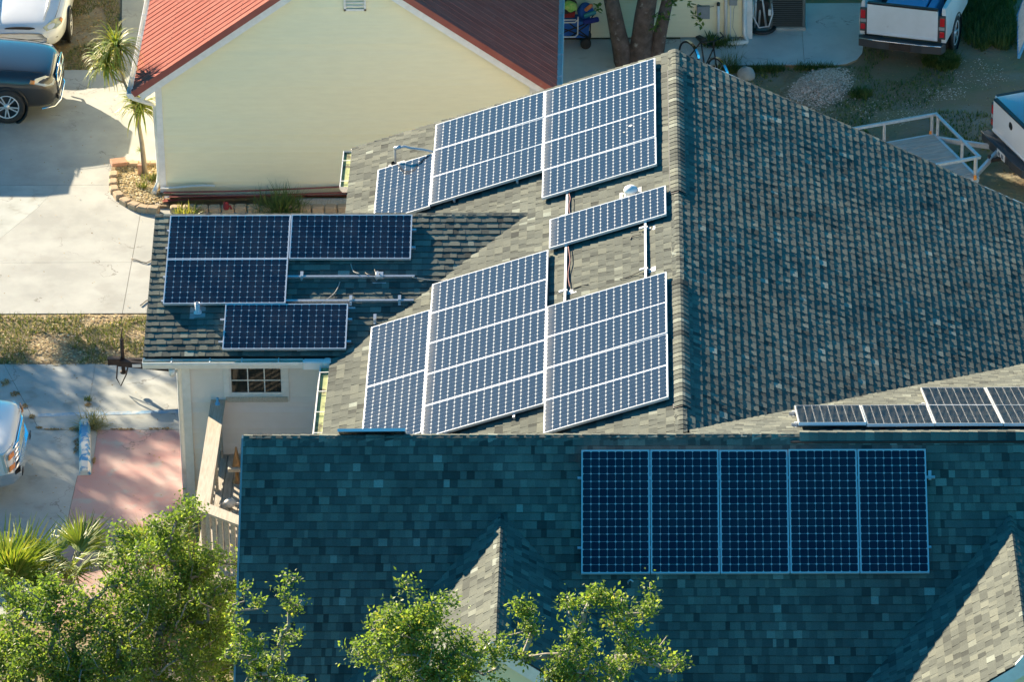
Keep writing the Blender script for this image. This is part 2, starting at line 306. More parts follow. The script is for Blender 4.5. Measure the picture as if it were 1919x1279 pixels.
M['plateink'] = pm('plate_ink', (0.03, 0.06, 0.10), rough=0.5)
M['cable'] = pm('cable_jacket', (0.33, 0.31, 0.28), rough=0.7)
M['blackcable'] = pm('black_cable', (0.015, 0.015, 0.015), rough=0.6)
M['pvc'] = pm('white_pvc', (0.72, 0.73, 0.72), rough=0.35)
M['birddrop'] = pm('bird_dropping', (0.55, 0.55, 0.53), rough=0.9)
M['flash'] = pm('dull_flashing', (0.52, 0.55, 0.58), (0.42, 0.45, 0.48), 12, rough=0.5, metal=0.25)
# ------------------------------------------------------------------ ground, slabs, paths
mb = MB()
def gz(x, y): return -0.05 + 0.025 * nz(x * 0.5, y * 0.5, 3.3) + (0.02 * nz(x * 1.7, y * 1.7, 1.1))
gx = [-140, -60, -30] + [-18 + i * 0.5 for i in range(57)] + [14, 20, 40, 70, 140]
gy = [-90, -40, -26] + [-20 + i * 0.5 for i in range(75)] + [20, 26, 40, 70, 120, 200]
V = [(x, y, gz(x, y) if (-18 <= x <= 10 and -20 <= y <= 17) else -0.06) for y in gy for x in gx]; nx_ = len(gx)
mb.mesh_in(V, [(j*nx_+i, j*nx_+i+1, (j+1)*nx_+i+1, (j+1)*nx_+i) for j in range(len(gy)-1) for i in range(nx_-1)], sm=True)
struct(mb.build('ground', [M['earth']]))
def slab(parent, pts, mat, top=0.0, th=0.14, inset=0.0035):
    c_ = sum((Vector((x, y, 0)) for x, y in pts), Vector()) / len(pts); P = []
    for x, y in pts:
        d_ = Vector((x, y, 0)) - c_; P.append(Vector((x, y, 0)) - d_.normalized() * inset * 1.4)
    b = MB(); b.prism([(p.x, p.y, top - th) for p in P], (0, 0, th)); o = b.build('concrete_slab', [mat], parent); bevel(o, 0.008, 2); return o
def paving(name, slabs): return struct(b_base(name, slabs))
def b_base(name, slabs):
    b = MB()
    for pts, mt, tp in slabs: b.prism([(x, y, tp - 0.16) for x, y in pts], (0, 0, 0.148))
    o = b.build(name, [M['mulch']])
    for pts, mt, tp in slabs: slab(o, pts, M[mt], tp)
    return o
def rect(x0, x1, y0, y1): return [(x0, y0), (x1, y0), (x1, y1), (x0, y1)]
paving('driveway', [
    (rect(-10.13, -6.6, 0.18, 2.20), 'conc', 0), (rect(-10.13, -6.6, 2.20, 4.42), 'conc', 0),
    ([(-13.1, 0.18), (-10.13, 0.18), (-10.13, 2.20), (-13.1, 2.20)], 'conc', 0), (rect(-17.5, -13.1, 0.18, 2.2), 'conc', 0),
    ([(-13.22, 2.20), (-10.13, 2.20), (-10.13, 5.42), (-11.80, 5.42), (-12.12, 4.45), (-12.62, 3.35)], 'conc', 0.0),
    ([(-17.5, 2.20), (-13.22, 2.20), (-12.62, 3.35), (-12.12, 4.45), (-11.80, 5.42), (-17.5, 5.42)], 'conc2', -0.003),
    (rect(-17.5, -9.8, 5.42, 10.57), 'conc', 0.0), ([(-11.05, 10.57), (-9.8, 10.57), (-9.8, 12.3), (-11.18, 12.3)], 'conc', 0), ([(-11.18, 12.3), (-9.8, 12.3), (-9.8, 20), (-11.8, 20)], 'conc', 0)])
paving('parking_pad', [
    ([(-10.45, -1.75), (-8.36, -1.85), (-8.36, -4.17), (-10.42, -4.17)][::-1], 'conc2', 0), ([(-12.10, -1.75), (-10.45, -1.75), (-10.42, -4.17), (-11.22, -4.17)][::-1], 'conc2', 0),
    ([(-17.5, -1.7), (-12.10, -1.75), (-11.22, -4.17), (-17.5, -4.17)][::-1], 'conc2', 0),
    ([(-17.5, -4.17), (-10.19, -4.17), (-10.16, -5.75), (-10.40, -5.78), (-10.48, -10.4), (-17.5, -10.4)][::-1], 'conc2', 0),
    ([(-10.19, -4.17), (-8.36, -4.17), (-8.36, -10.4), (-10.48, -10.4), (-10.40, -5.78), (-10.16, -5.75)][::-1], 'pink', 0)])
patio = paving('patio', [(rect(-2.2, 0.2, 9.2, 11.9), 'conc3', 0), (rect(0.2, 2.68, 10.66, 12.2), 'conc3', 0),
    ([(2.68, 10.64), (3.24, 10.63), (3.52, 10.70), (3.74, 10.90), (3.86, 11.20), (3.90, 11.6), (3.92, 13.6), (2.68, 13.6)], 'conc3', 0), (rect(1.75, 2.68, 12.2, 13.6), 'conc3', 0)])
b = MB(); b.poly([(-11.3, -3.58, 0.004), (-8.4, -3.44, 0.004), (-8.4, -3.56, 0.004), (-11.3, -3.70, 0.004)][::-1]); struct(b.build('painted_line', [M['bluepaint']]))
# leaf-strewn earth strip between drive and pad
b = MB(); P = [(-17.5, 0.15), (-6.6, 0.15), (-6.6, -1.5), (-8.4, -1.95), (-9.5, -1.80), (-10.5, -1.85), (-11.3, -1.70), (-12.3, -1.76), (-17.5, -1.75)]
b.prism([(x, y, -0.1) for x, y in P[::-1]], (0, 0, 0.088)); struct(b.build('earth_strip', [M['mulch']]))
def scatter(name, mat, n, area, size, seed, shade=(0.2, 0.9), flat=0.35, z=0.0, keep=None, tall=None):
    """loose leaves, shells or blades lying on an area: too many to count"""
    rg = random.Random(seed); b = MB(); k = 0
    while k < n:
        x, y = area(rg)
        if keep and not keep(x, y): continue
        k += 1; s_ = size * rg.uniform(0.5, 1.3); a_ = rg.uniform(0, 6.28); zz = (z if not callable(z) else z(x, y)); sh = rg.uniform(*shade)
        if tall:
            h_ = tall * rg.uniform(0.4, 1.2); dx, dy = math.cos(a_), math.sin(a_); le = rg.uniform(0.2, 1.0) * h_
            b.poly([(x - dy * s_, y + dx * s_, zz), (x + dy * s_, y - dx * s_, zz), (x + dx * le * 0.5 + dy * s_ * 0.6, y + dy * le * 0.5 - dx * s_ * 0.6, zz + h_ * 0.7), (x + dx * le * 0.5 - dy * s_ * 0.6, y + dy * le * 0.5 + dx * s_ * 0.6, zz + h_ * 0.7)], 0, sh)
            b.poly([(x + dx * le * 0.5 + dy * s_ * 0.6, y + dy * le * 0.5 - dx * s_ * 0.6, zz + h_ * 0.7), (x + dx * le, y + dy * le, zz + h_), (x + dx * le * 0.5 - dy * s_ * 0.6, y + dy * le * 0.5 + dx * s_ * 0.6, zz + h_ * 0.7)], 0, sh)
        else:
            u = Vector((math.cos(a_), math.sin(a_), rg.uniform(-flat, flat))) * s_; v = Vector((-math.sin(a_), math.cos(a_), rg.uniform(-flat, flat))) * s_ * rg.uniform(0.4, 0.8); c_ = Vector((x, y, zz + 0.012 + abs(u.z) * 0.6 + abs(v.z) * 0.6))
            b.poly([c_ - u, c_ - v * 0.9, c_ + u, c_ + v], 0, sh)
    return stuff(b.build(name, [M[mat]]))
def rec(x0, x1, y0, y1): return lambda rg: (rg.uniform(x0, x1), rg.uniform(y0, y1))
def blob(cx, cy, rx, ry): 
    def f(rg):
        r_, a_ = math.sqrt(rg.random()), rg.uniform(0, 6.28); r_ *= 0.75 + 0.35 * nz(math.cos(a_) * 1.5 + cx, math.sin(a_) * 1.5 + cy); return cx + rx * r_ * math.cos(a_), cy + ry * r_ * math.sin(a_)
    return f
def multi(*fs): return lambda rg: rg.choice(fs)(rg)
scatter('leaf_litter', 'litter', 4600, rec(-13.3, -8.4, -1.85, 0.12), 0.026, 2, keep=lambda x, y: y > -1.78 + 0.10 * nz(x * 2.0, 0.3) and nz(x * 0.9, y * 1.3, 4) > -0.32, z=-0.008)
scatter('strip_grass', 'weed', 6500, rec(-13.3, -8.4, -1.75, 0.1), 0.006, 3, tall=0.09, keep=lambda x, y: nz(x * 1.2, y * 1.6, 9) > 0.0 - (0.25 if x < -11.7 else 0), shade=(0.25, 0.95), z=-0.012)
scatter('joint_weeds', 'litter', 900, multi(*[blob(at(x_, y_).x, at(x_, y_).y, a_, b_) for x_, y_, a_, b_ in ((10, 718, .10, .18), (28, 740, .13, .12), (46, 762, .06, .09), (60, 782, .07, .11), (74, 803, .07, .04), (100, 806, .2, .03), (140, 806, .14, .09), (145, 830, .08, .16), (165, 760, .08, .08), (230, 806, .3, .03), (300, 805, .3, .025), (176, 865, .03, .14), (142, 845, .05, .2))]), 0.022, 4, shade=(0.0, 0.5))
scatter('lawn_grass', 'weed', 5200, rec(-12.9, -10.9, 10.58, 15.0), 0.005, 5, tall=0.07, keep=lambda x, y: x < -10.95 - (y - 10.6) * 0.13 and nz(x * 1.1, y * 1.1, 2) > -0.25 - (0.5 if (y < 10.85 or x > -11.25 - (y - 10.6) * 0.13) else -0.25), shade=(0.2, 0.9), z=-0.05)
scatter('lawn_leaves', 'litter', 1600, rec(-12.9, -10.95, 10.6, 15.0), 0.028, 6, keep=lambda x, y: x < -11.0 - (y - 10.6) * 0.13, shade=(0, 0.45), z=-0.04)
scatter('drive_debris', 'litter', 170, rec(-13.2, -9.95, 0.3, 9.8), 0.016, 31, shade=(0, 0.5), z=0.0)
scatter('pad_debris', 'litter', 220, rec(-13.0, -8.5, -8.5, -1.9), 0.017, 32, shade=(0, 0.5), z=0.0)
# yard behind the house: weeds, shells, leaves
yard = lambda x, y: not (x < 3.9 and y > 10.6) and not (x < 2.0 and y > 10.7)
scatter('yard_weeds', 'weed', 15000, rec(0.4, 8.4, 3.2, 15.5), 0.012, 7, tall=0.075, keep=lambda x, y: yard(x, y) and nz(x * 0.7, y * 0.7, 5) > 0.04, shade=(0.1, 0.9), z=-0.06)
scatter('yard_leaves', 'litter', 6000, rec(0.4, 8.4, 3.2, 15.0), 0.024, 8, keep=yard, shade=(0, 0.6), z=-0.055)
scatter('flowering_weeds', 'weed', 9000, multi(blob(6.5, 12.4, 0.75, 1.5), blob(6.2, 13.8, 1.0, 1.0), blob(5.45, 10.75, 0.45, 0.35)), 0.010, 9, tall=0.22, shade=(0.1, 0.7), z=-0.05)
scatter('bed_weeds', 'weed', 1500, multi(blob(1.15, 10.45, 0.35, 0.18), blob(1.9, 10.45, 0.5, 0.12), blob(2.9, 10.5, 0.6, 0.08), blob(3.75, 9.3, 0.25, 0.25)), 0.008, 10, tall=0.16, shade=(0.0, 0.6), z=-0.04)
# shell pile: a low mound covered with shells
b = MB(); n_ = 22; cx, cy = 2.95, 9.55; Vv = []
def mound(x, y):
    dx, dy = (x - cx) * 0.80 + (y - cy) * -0.42, (x - cx) * 0.42 + (y - cy) * 0.62; return 0.20 * math.exp(-(dx * dx / 0.17 + dy * dy / 0.42)) - 0.06 + 0.012 * nz(x * 6, y * 6)
for j in range(n_ + 1):
    for i in range(n_ + 1): x, y = cx - 1.3 + 2.6 * i / n_, cy - 1.3 + 2.6 * j / n_; Vv.append((x, y, mound(x, y) - 0.005))
b.mesh_in(Vv, [(j*(n_+1)+i, j*(n_+1)+i+1, (j+1)*(n_+1)+i+1, (j+1)*(n_+1)+i) for j in range(n_) for i in range(n_)], 0, 0.3, True)
pile = thing('shell_pile', 'tan heap of crushed shells on the dark yard behind the roof', 'gravel pile', (cx, cy, 0))
b.build('mound', [M['mulch']], pile)
def near_pile(rg):
    while True:
        x, y = cx + rg.gauss(0, 0.42), cy + rg.gauss(0, 0.52)
        if mound(x, y) > -0.03 + 0.03 * rg.random(): return x, y
o = scatter('shells', 'shell', 6500, near_pile, 0.024, 11, z=lambda x, y: mound(x, y) + 0.002, shade=(0.1, 0.95)); o.parent = pile; o.location = (-cx, -cy, 0)
scatter('scattered_shells', 'shell', 1300, multi(blob(6.1, 10.3, 0.8, 0.9), blob(5.4, 9.4, 0.6, 0.5), blob(6.6, 3.9, 0.9, 0.8), blob(3.4, 8.9, 0.9, 0.8), blob(4.4, 8.6, 1.0, 0.8)), 0.017, 12, shade=(0.2, 1), z=-0.05)
# ------------------------------------------------------------------ the solar house: one thing
ZR = 5.216; tL = math.tan(R(18.34)); tR = math.tan(R(26.2)); tF = math.tan(R(35.79)); tB = 0.39; tG = 0.3239
YF, ZF = -13.825, 5.326                      # front ridge
YG = -4.42; ZG = 5.8131 + tG * YG            # wing ridge
XW0, XE, XRE = -8.95, -5.82, 6.6             # wing rake, left eave, right eave
Y_FAR = 0.30
def half(n, p): n = Vector(n); return (n, n.dot(Vector(p)))        # keep n.P >= c
H_backL = half((0, tF, 1), (0, YF, ZF)); H_backR = half((0, tB, 1), (0, YF, ZF))
H_left = half((-tL, 0, 1), (0, 0, ZR)); H_right = half((tR, 0, 1), (0, 0, ZR))
H_front = half((0, -tF, 1), (0, YF, ZF)); H_wing = half((0, -tG, 1), (0, YG, ZG)); H_wingR = half((0, 0.75, 1), (0, YG, ZG))
DORM = [(-2.80, 4.575, -14.86, -18.70), (4.97, 4.53, -14.93, -19.05)]
DW = 2.7
def clip(poly, h, eps=0.0):
    n, c = h; out = []
    for i, p in enumerate(poly):
        q = poly[(i + 1) % len(poly)]; a, b = n.dot(p) - c - eps, n.dot(q) - c - eps
        if a >= 0: out.append(p)
        if (a >= 0) != (b >= 0): out.append(p + (q - p) * (a / (a - b)))
    return out if len(out) > 2 else []

house = thing('house', 'grey shingled house covered in solar panels, filling the middle of the view', 'house', (-1.0, -8.0, 0))
TABS = []
def slope(name, O, A, B, La, Lb, keeps=(), under=(), seed=1, e=0.143, thick=0.10, var=1.0, wob=0.009, narrow=1.0):
    """one roof slope: a deck slab plus courses of laminated shingles"""
    O, A, B = Vector(O), Vector(A).normalized(), Vector(B).normalized(); N = A.cross(B).normalized(); rg = random.Random(seed)
    P = [O, O + A * La, O + A * La + B * Lb, O + B * Lb]
    for h in keeps: P = clip(P, h)
    mb = MB(); mb.prism([p - N * (thick + 0.006) for p in P], N * thick)
    deck = mb.build(name, [M['black']], house)
    k = 0; b = 0.0
    while b < Lb - 0.01:
        a = -rg.random() * 0.2; up = False
        b1 = min(b + e + 0.02, Lb)
        while a < La:
            up = not up
            w = (rg.uniform(0.10, 0.20) if up else rg.uniform(0.06, 0.16)) * narrow
            t = (0.0165 if up else 0.0115) + rg.uniform(-0.0012, 0.0012)
            jb = rg.uniform(-0.003, 0.003)
            a0, a1 = max(a, 0), min(a + w, La); a += w
            if a1 - a0 < 0.015: continue
            wav = lambda x, y: wob * min(1.0, (Lb - y) / 0.8) * nz(x * 0.40 + seed * 7, y * 0.40) + 0.0045 * nz(x * 1.15, y * 1.0 + seed)
            bot = [(a0, b + jb, t), (a1, b + jb, t), (a1, b1, 0.001), (a0, b1, 0.001)]
            Q = [O + A * x + B * y + N * (z + wav(x, y) + 0.006) for x, y, z in bot]
            if any(all(n_.dot(q) - c_ < -0.03 for q in Q) for n_, c_ in under if n_ is not None): continue
            for h in keeps:
                Q = clip(Q, h, 0.004)
                if not Q: break
            if not Q: continue
            sh = rg.gauss(0.50, 0.13 * var) if up else rg.gauss(0.44, 0.14 * var)
            if rg.random() < 0.09: sh += rg.choice((-0.18, 0.2, 0.32))
            sh = max(sh, 0.14)
            TABS.append((deck, Q, N * 0.020, min(max(sh, 0), 1)))
        b += e; k += 1
    return deck
def under_dorm(d):
    X, Z, y0, y1 = d
    return [half((-tF, 0, 1), (X, 0, Z)), half((tF, 0, 1), (X, 0, Z))]
cs = lambda t: (math.cos(math.atan(t)), math.sin(math.atan(t)))
c, s = cs(tL)
sl_left = slope('left_roof_slope', (XE, Y_FAR, ZR + XE * tL), (0, -1, 0), (c, 0, s), 14.6, -XE / c, [H_backL], [], 11)
c, s = cs(tR)
sl_right = slope('right_roof_slope', (XRE, -13.9, ZR - XRE * tR), (0, 1, 0), (-c, 0, s), 13.9 + Y_FAR, XRE / c, [H_backR], [], 12, wob=0.026)
c, s = cs(tF)
YE = -17.95
sl_front = slope('front_roof_slope', (-6.79, YE, ZF + (YE - YF) * tF), (1, 0, 0), (0, c, s), 16.2, (YF - YE) / c, [], [], 13, e=0.140, var=1.15, narrow=0.85)
sl_backL = slope('rear_roof_slope', (0.10, -12.2, ZF - (-12.2 - YF) * tF), (-1, 0, 0), (0, -c, s), 6.89, (-12.2 - YF) / c, [H_left], [], 14)
c, s = cs(tB)
sl_backR = slope('rear_right_roof_slope', (9.4, -6.2, ZF - (-6.2 - YF) * tB), (-1, 0, 0), (0, -c, s), 9.30, (-6.2 - YF) / c, [H_right], [], 15)
c, s = cs(tG)
sl_wing = slope('wing_roof_slope', (XW0, -7.63, ZG + (-7.63 - YG) * tG), (1, 0, 0), (0, c, s), 6.5, (YG + 7.63) / c, [H_left], [], 16)
c, s = cs(0.75)
sl_wingR = slope('wing_rear_slope', (-2.3, -2.5, ZG - (-2.5 - YG) * 0.75), (-1, 0, 0), (0, -c, s), 6.65, (-2.5 - YG) / c, [H_left], [], 17)
for i, (X, Z, y0, y1) in enumerate(DORM):
    c, s = cs(tF)
    slope('gable_left_slope', (X - DW, y0 + 0.4, Z - DW * tF), (0, -1, 0), (c, 0, s), y0 + 0.4 - y1, DW / c, [H_front], [], 21 + i, e=0.140)
    slope('gable_right_slope', (X + DW, y1, Z - DW * tF), (0, 1, 0), (-c, 0, s), y0 + 0.4 - y1, DW / c, [H_front], [], 31 + i, e=0.140)

def tab_size(t):
    q = [px(p) for p in t[1]]; ar = 0
    for i in range(len(q)): j = (i + 1) % len(q); ar += q[i][0] * q[j][1] - q[j][0] * q[i][1]
    cx = sum(p_[0] for p_ in q) / len(q); cy = sum(p_[1] for p_ in q) / len(q)
    if not (5 < cx < 1914 and 5 < cy < 1274): return 0
    if 1085 < cx < 1748 and 838 < cy < 1082: return 0                       # under the front array
    if t[0] is sl_front:
        for X, Z, y0, y1 in DORM:
            P = t[1][0]
            if P.y < y0 + 0.1 and P.z < Z - abs(P.x - X) * tF: return 0
        if cy > 1085 and (cx < 560 or 655 < cx < 1300): return 0            # behind the trees
    return abs(ar)
order = sorted(range(len(TABS)), key=lambda i: -tab_size(TABS[i])); single = set(order[:300])
def tab_faces(mb, Q, D, sh):
    mb.poly(Q, 0, sh)
    for i in range(len(Q)): j = (i + 1) % len(Q); mb.poly([Q[i], Q[i] - D, Q[j] - D, Q[j]], 0, 0.05)
field = {}
for i, (deck, Q, D, sh) in enumerate(TABS):
    if i in single:
        mb = MB(); tab_faces(mb, Q, D, sh); mb.build('shingle', [M['shingle']], deck)
    else: tab_faces(field.setdefault(deck.name, (deck, MB()))[1], Q, D, sh)
for deck, mb in field.values(): stuff(mb.build('shingle_field', [M['shingle']], deck))

# ridge caps: one folded piece after the other
def ridge_caps(name, p0, p1, dl, dr, lift=lambda t: 0.0, e=0.145, hw=0.145, seed=3):
    p0, p1, dl, dr = Vector(p0), Vector(p1), Vector(dl).normalized(), Vector(dr).normalized()
    d = (p1 - p0); Ln = d.length; d.normalize(); up = -(dl + dr); up = Vector((0, 0, 1)); rg = random.Random(seed)
    rb = MB(); rb.bar(p0 + d * 0.12 - up * 0.06, p1 - up * 0.06, 0.05, 0.05); board = rb.build(name, [M['black']], house)
    def prof(sc_, h):
        return [dl * hw * sc_ + up * (h - 0.003), dl * hw * 0.35 + up * (h + 0.004), up * (h - 0.002), dr * hw * 0.35 + up * (h + 0.004), dr * hw * sc_ + up * (h - 0.003)]
    variants = []
    for v in range(9):
        sh = 0.12 + 0.76 * v / 8; mb = MB()
        lo = [q for q in prof(1.0, 0.017)]; hi = [d * (e + 0.02) + q for q in prof(0.97, 0.009)]
        for i in range(4): mb.poly([lo[i], lo[i+1], hi[i+1], hi[i]], 0, sh, sm=True)
        und = [q - up * 0.009 for q in lo]
        for i in range(4): mb.poly([und[i], und[i+1], lo[i+1], lo[i]], 0, 0.08)
        und2 = [q - up * 0.012 for q in hi]
        mb.poly([und[0], lo[0], hi[0], und2[0]], 0, sh * 0.8); mb.poly([lo[4], und[4], und2[4], hi[4]], 0, sh * 0.8)
        variants.append(mb.mesh('ridge_cap', [M['shingle']]))
    t = 0.0; off = rootloc(house)
    while t < Ln:
        o = link('ridge_cap', variants[min(8, max(0, int(rg.gauss(4.3, 2.0))))], board, p0 + d * t + up * (lift(t) + rg.uniform(-0.002, 0.002)) - off)
        t += e * rg.uniform(0.97, 1.03)
    return board
cL, sL = cs(tL); cR, sR = cs(tR); cF, sF = cs(tF); cB, sB = cs(tB); cG, sG = cs(tG)
def vent_lift(t):                              # raised where the ridge vent runs (t counted from the near end)
    y = -13.45 + t; return 0.024 if (-12.75 < y < -8.6 or -5.35 < y < -0.45) else 0.0
ridge_main = ridge_caps('main_ridge', (0, -13.45, ZR), (0, 0.26, ZR), (-cL, 0, -sL), (cR, 0, -sR), vent_lift, seed=5)
for y0, y1 in ((-12.75, -8.6), (-5.35, -0.45)):
    mb = MB()
    for dd in ((-cL, 0, -sL), (cR, 0, -sR)):
        dd = Vector(dd); q = Vector((0, 0, ZR + 0.010)) + dd * 0.075
        n_ = Vector((-dd.z, 0, dd.x)) if dd.x > 0 else Vector((dd.z, 0, -dd.x))
        mb.obox(q + Vector((0, (y0 + y1) / 2, 0)), dd * 0.078, Vector((0, (y1 - y0) / 2, 0)), n_ * 0.018)
    mb.build('ridge_vent', [M['black']], house)
ridge_caps('front_ridge', (-6.79, YF, ZF), (9.3, YF, ZF), (0, cB, -sB), (0, -cF, -sF), lambda t: 0.03 if 8.45 < t < 12.3 else 0.0, hw=0.15, seed=6)
ridge_caps('wing_ridge', (XW0, YG, ZG), (-2.62, YG, ZG), (0, 0.8, -0.6), (0, -cG, -sG), seed=8)
for i, (X, Z, y0, y1) in enumerate(DORM):
    ridge_caps('gable_ridge', (X, y1, Z), (X, y0 + 0.12, Z), (-cF, 0, -sF), (cF, 0, -sF), hw=0.13, seed=9 + i)
mb = MB(); mb.bar((1.65, YF - 0.115, ZF - 0.062), (5.5, YF - 0.115, ZF - 0.062), 0.05, 0.035); mb.build('ridge_vent', [M['black']], house)

# walls (blocks under the roof), siding boards, trim
def board_wall(name, x0, x1, y, z0, z1, mat, parent, e=0.127, top=None, skip=None, face=-1, backing=True):
    """wall facing -Y made of lapped boards, each board its own piece; top(z)->(x0,x1) narrows a gable"""
    w = MB()
    if top is None: w.box(x0, x1, y + 0.03, y + 0.15, z0, z1)
    else:
        xs = top(z1 + 0.001); pts = [(x0, y + 0.03, z0), (x1, y + 0.03, z0)]
        for z in (top.eave, z1): a_, b_ = top(z); pts += [(b_, y + 0.03, z)]
        for z in (z1, top.eave): a_, b_ = top(z); pts += [(a_, y + 0.03, z)]
        w.prism(pts, (0, 0.12, 0))
    wall = w.build(name, [mat], parent)
    z = z0; data = {}
    while z < z1 - 0.02:
        a_, b_ = (x0, x1) if top is None else top(z + e)
        a0, b0 = (x0, x1) if top is None else top(z)
        segs = [(a0, b0, a_, b_)]
        if skip:
            sx0, sx1, sz0, sz1 = skip
            if z + e > sz0 and z < sz1: segs = [(a0, sx0, a_, sx0), (sx1, b0, sx1, b_)]
        pj_ = rnd.uniform(0.009, 0.032)
        for q0, q1, r0_, r1_ in segs:
            if q1 - q0 < 0.05 or r1_ - r0_ < 0.02: continue
            zt = min(z + e, z1)
            m_ = MB(); V = [(q0, y - pj_, z), (q1, y - pj_, z), (r1_, y + 0.004, zt), (r0_, y + 0.004, zt), (q0, y + 0.02, z), (q1, y + 0.02, z), (r1_, y + 0.02, zt), (r0_, y + 0.02, zt)]
            m_.mesh_in(V, [(0,1,2,3), (0,4,5,1), (1,5,6,2), (0,3,7,4), (3,2,6,7)]); m_.build('siding_board', [mat], wall)
        z += e
    return wall
wing_wall = board_wall('wing_wall', -8.25, -5.40, -7.20, 0.05, 3.22, M['greige'], house, e=0.10, skip=(-7.66, -6.56, 2.28, 3.3))
mb = MB()
mb.box(-8.36, -8.22, -7.25, -7.08, 0.0, 3.24); mb.build('corner_board', [M['white']], house)
mb = MB()                                        # wing side wall with the open garage doorway, rear wall, body walls
mb.box(-8.34, -8.22, -7.08, -4.9, 0, 3.2); mb.box(-8.34, -8.22, -4.9, -2.75, 2.2, 2.85)
mb.box(-8.34, -5.5, -2.75, -2.63, 0, 2.85)
mb.prism([(-8.34, -7.08, 3.2), (-8.34, -4.9, 3.2), (-8.34, -4.9, 2.85), (-8.34, -2.7, 2.85), (-8.34, YG, ZG - 0.16)], (0.12, 0, 0))
mb.build('wing_side_wall', [M['greige']], house)
mb = MB(); mb.box(-5.4, -5.28, -13.6, -7.05, 0, 3.20); mb.box(-5.4, -5.28, -1.5, 0.05, 0, 3.20)
mb.build('left_wall', [M['greige']], house)
mb = MB(); mb.prism([(-5.4, -0.07, 0), (6.2, -0.07, 0), (6.2, -0.07, 1.98), (0, -0.07, ZR - 0.16), (-5.4, -0.07, 3.22)], (0, 0.12, 0)); mb.build('rear_gable_wall', [M['greige']], house)
mb = MB(); mb.box(6.1, 6.2, -13, -0.07, 0, 2.0); mb.build('right_wall', [M['greige']], house)
mb = MB(); mb.box(-6.4, -6.28, -17.4, -12.5, 0, 2.6); mb.prism([(-6.4, -17.4, 2.6), (-6.4, YF, ZF - 0.2), (-6.4, -12.5, ZF - 0.2 - (YF + 12.5) * -tF)], (0.12, 0, 0)); mb.box(-6.4, 9, -17.5, -17.4, 0, 2.55)
mb.box(8.9, 9.0, -17.4, -7, 0, 2.5); mb.build('front_wall', [M['greige']], house)
for X, Z, y0, y1 in DORM:                        # gable wall under the projecting gables, fascia boards along their edges
    yw = y1 + 0.38
    tp = lambda z, X=X, Z=Z: (X - min(DW - 0.35, (Z - 0.22 - z) / tF), X + min(DW - 0.35, (Z - 0.22 - z) / tF)); tp.eave = Z - (DW - 0.35) * tF - 0.22
    board_wall('gable_wall', X - DW + 0.35, X + DW - 0.35, yw, 0.0, Z - 0.26, M['yellow'], house, top=tp)
    for sg in (-1, 1):
        mb = MB(); dn = Vector((sg * cF, 0, -sF)); nn = Vector((sg * sF, 0, cF))
        p0 = Vector((X, y1 + (0.010 if sg > 0 else 0.014), Z)) - nn * 0.115; mb.obox(p0 + dn * (DW / cF / 2 - 0.04), dn * (DW / cF / 2 + 0.04), Vector((0, 0.02, 0)), nn * 0.10)
        mb.obox(p0 + dn * (DW / cF / 2) + Vector((0, 0.2, 0)) - nn * 0.05, dn * (DW / cF / 2), Vector((0, 0.19, 0)), nn * 0.01)
        mb.build('fascia_board', [M['white']], house)
# rake trims and drip edges
def trim(name, p, q, w, h, mat, up=(0,0,1)):
    mb = MB(); mb.bar(p, q, w, h, up); return mb.build(name, [mat], house)
trim('rake_board', (XW0 + 0.02, -7.63, ZG + (-7.63 - YG) * tG - 0.09), (XW0 + 0.02, YG, ZG - 0.09), 0.03, 0.15, M['white'])
trim('rake_board', (XW0 + 0.02, YG, ZG - 0.09), (XW0 + 0.02, -2.5, ZG - (-2.5 - YG) * 0.75 - 0.09), 0.03, 0.15, M['white'])
trim('rake_board', (-6.805, YE, ZF + (YE - YF) * tF - 0.075), (-6.805, YF, ZF - 0.075), 0.03, 0.17, M['boxgrey'])
trim('rake_board', (-6.805, YF, ZF - 0.075), (-6.805, -12.2, ZF - (-12.2 - YF) * tF - 0.075), 0.03, 0.17, M['white'])
trim('rake_board', (XE, Y_FAR + 0.01, ZR + XE * tL - 0.09), (0, Y_FAR + 0.01, ZR - 0.09), 0.03, 0.15, M['white'])
trim('rake_board', (0, Y_FAR + 0.01, ZR - 0.09), (XRE, Y_FAR + 0.01, ZR - XRE * tR - 0.09), 0.03, 0.15, M['white'])
# gutters
def gutter(p, q, out, straps, name='gutter', w=0.125, h=0.11, seed=1):
    """open trough along p-q; out is the outward direction; straps are fractions along it"""
    p, q, out = Vector(p), Vector(q), Vector(out); up = Vector((0, 0, 1)); d = q - p
    prof = [(0.0, 0.0), (0.0, -h), (w * 0.72, -h), (w, -h * 0.35), (w, 0.0), (w * 0.90, 0.0), (w * 0.90, -h * 0.3), (w * 0.66, -h + 0.008), (0.008, -h + 0.008), (0.008, 0.0)]
    mb = MB(); A_ = [p + out * x + up * z for x, z in prof]; B_ = [t + d for t in A_]
    for i in range(len(prof)):
        j = (i + 1) % len(prof); mb.poly([A_[i], A_[j], B_[j], B_[i]])
    mb.poly(A_[::-1]); mb.poly(B_)
    g = mb.build(name, [M['gutter']], house)
    mb = MB(); mb.poly([p + out * 0.012 + up * (-h * 0.30), p + out * (w * 0.86) + up * (-h * 0.30), q + out * (w * 0.86) + up * (-h * 0.30), q + out * 0.012 + up * (-h * 0.30)][::-1])
    mb.build('gutter_silt', [M['guttergreen']], g)
    for f_ in straps:
        mb = MB(); c_ = p + d * f_; mb.bar(c_ + out * -0.06 + up * 0.012, c_ + out * w + up * 0.004, 0.02, 0.005); mb.build('gutter_strap', [M['white']], g)
    for t, sg in ((A_, 1), (B_, -1)):
        mb = MB(); e_ = d.normalized() * 0.004 * -sg; mb.prism([t[k] + e_ for k in (0, 1, 2, 3, 4)], d.normalized() * 0.003); mb.build('gutter_end', [M['gutter']], g)
    return g
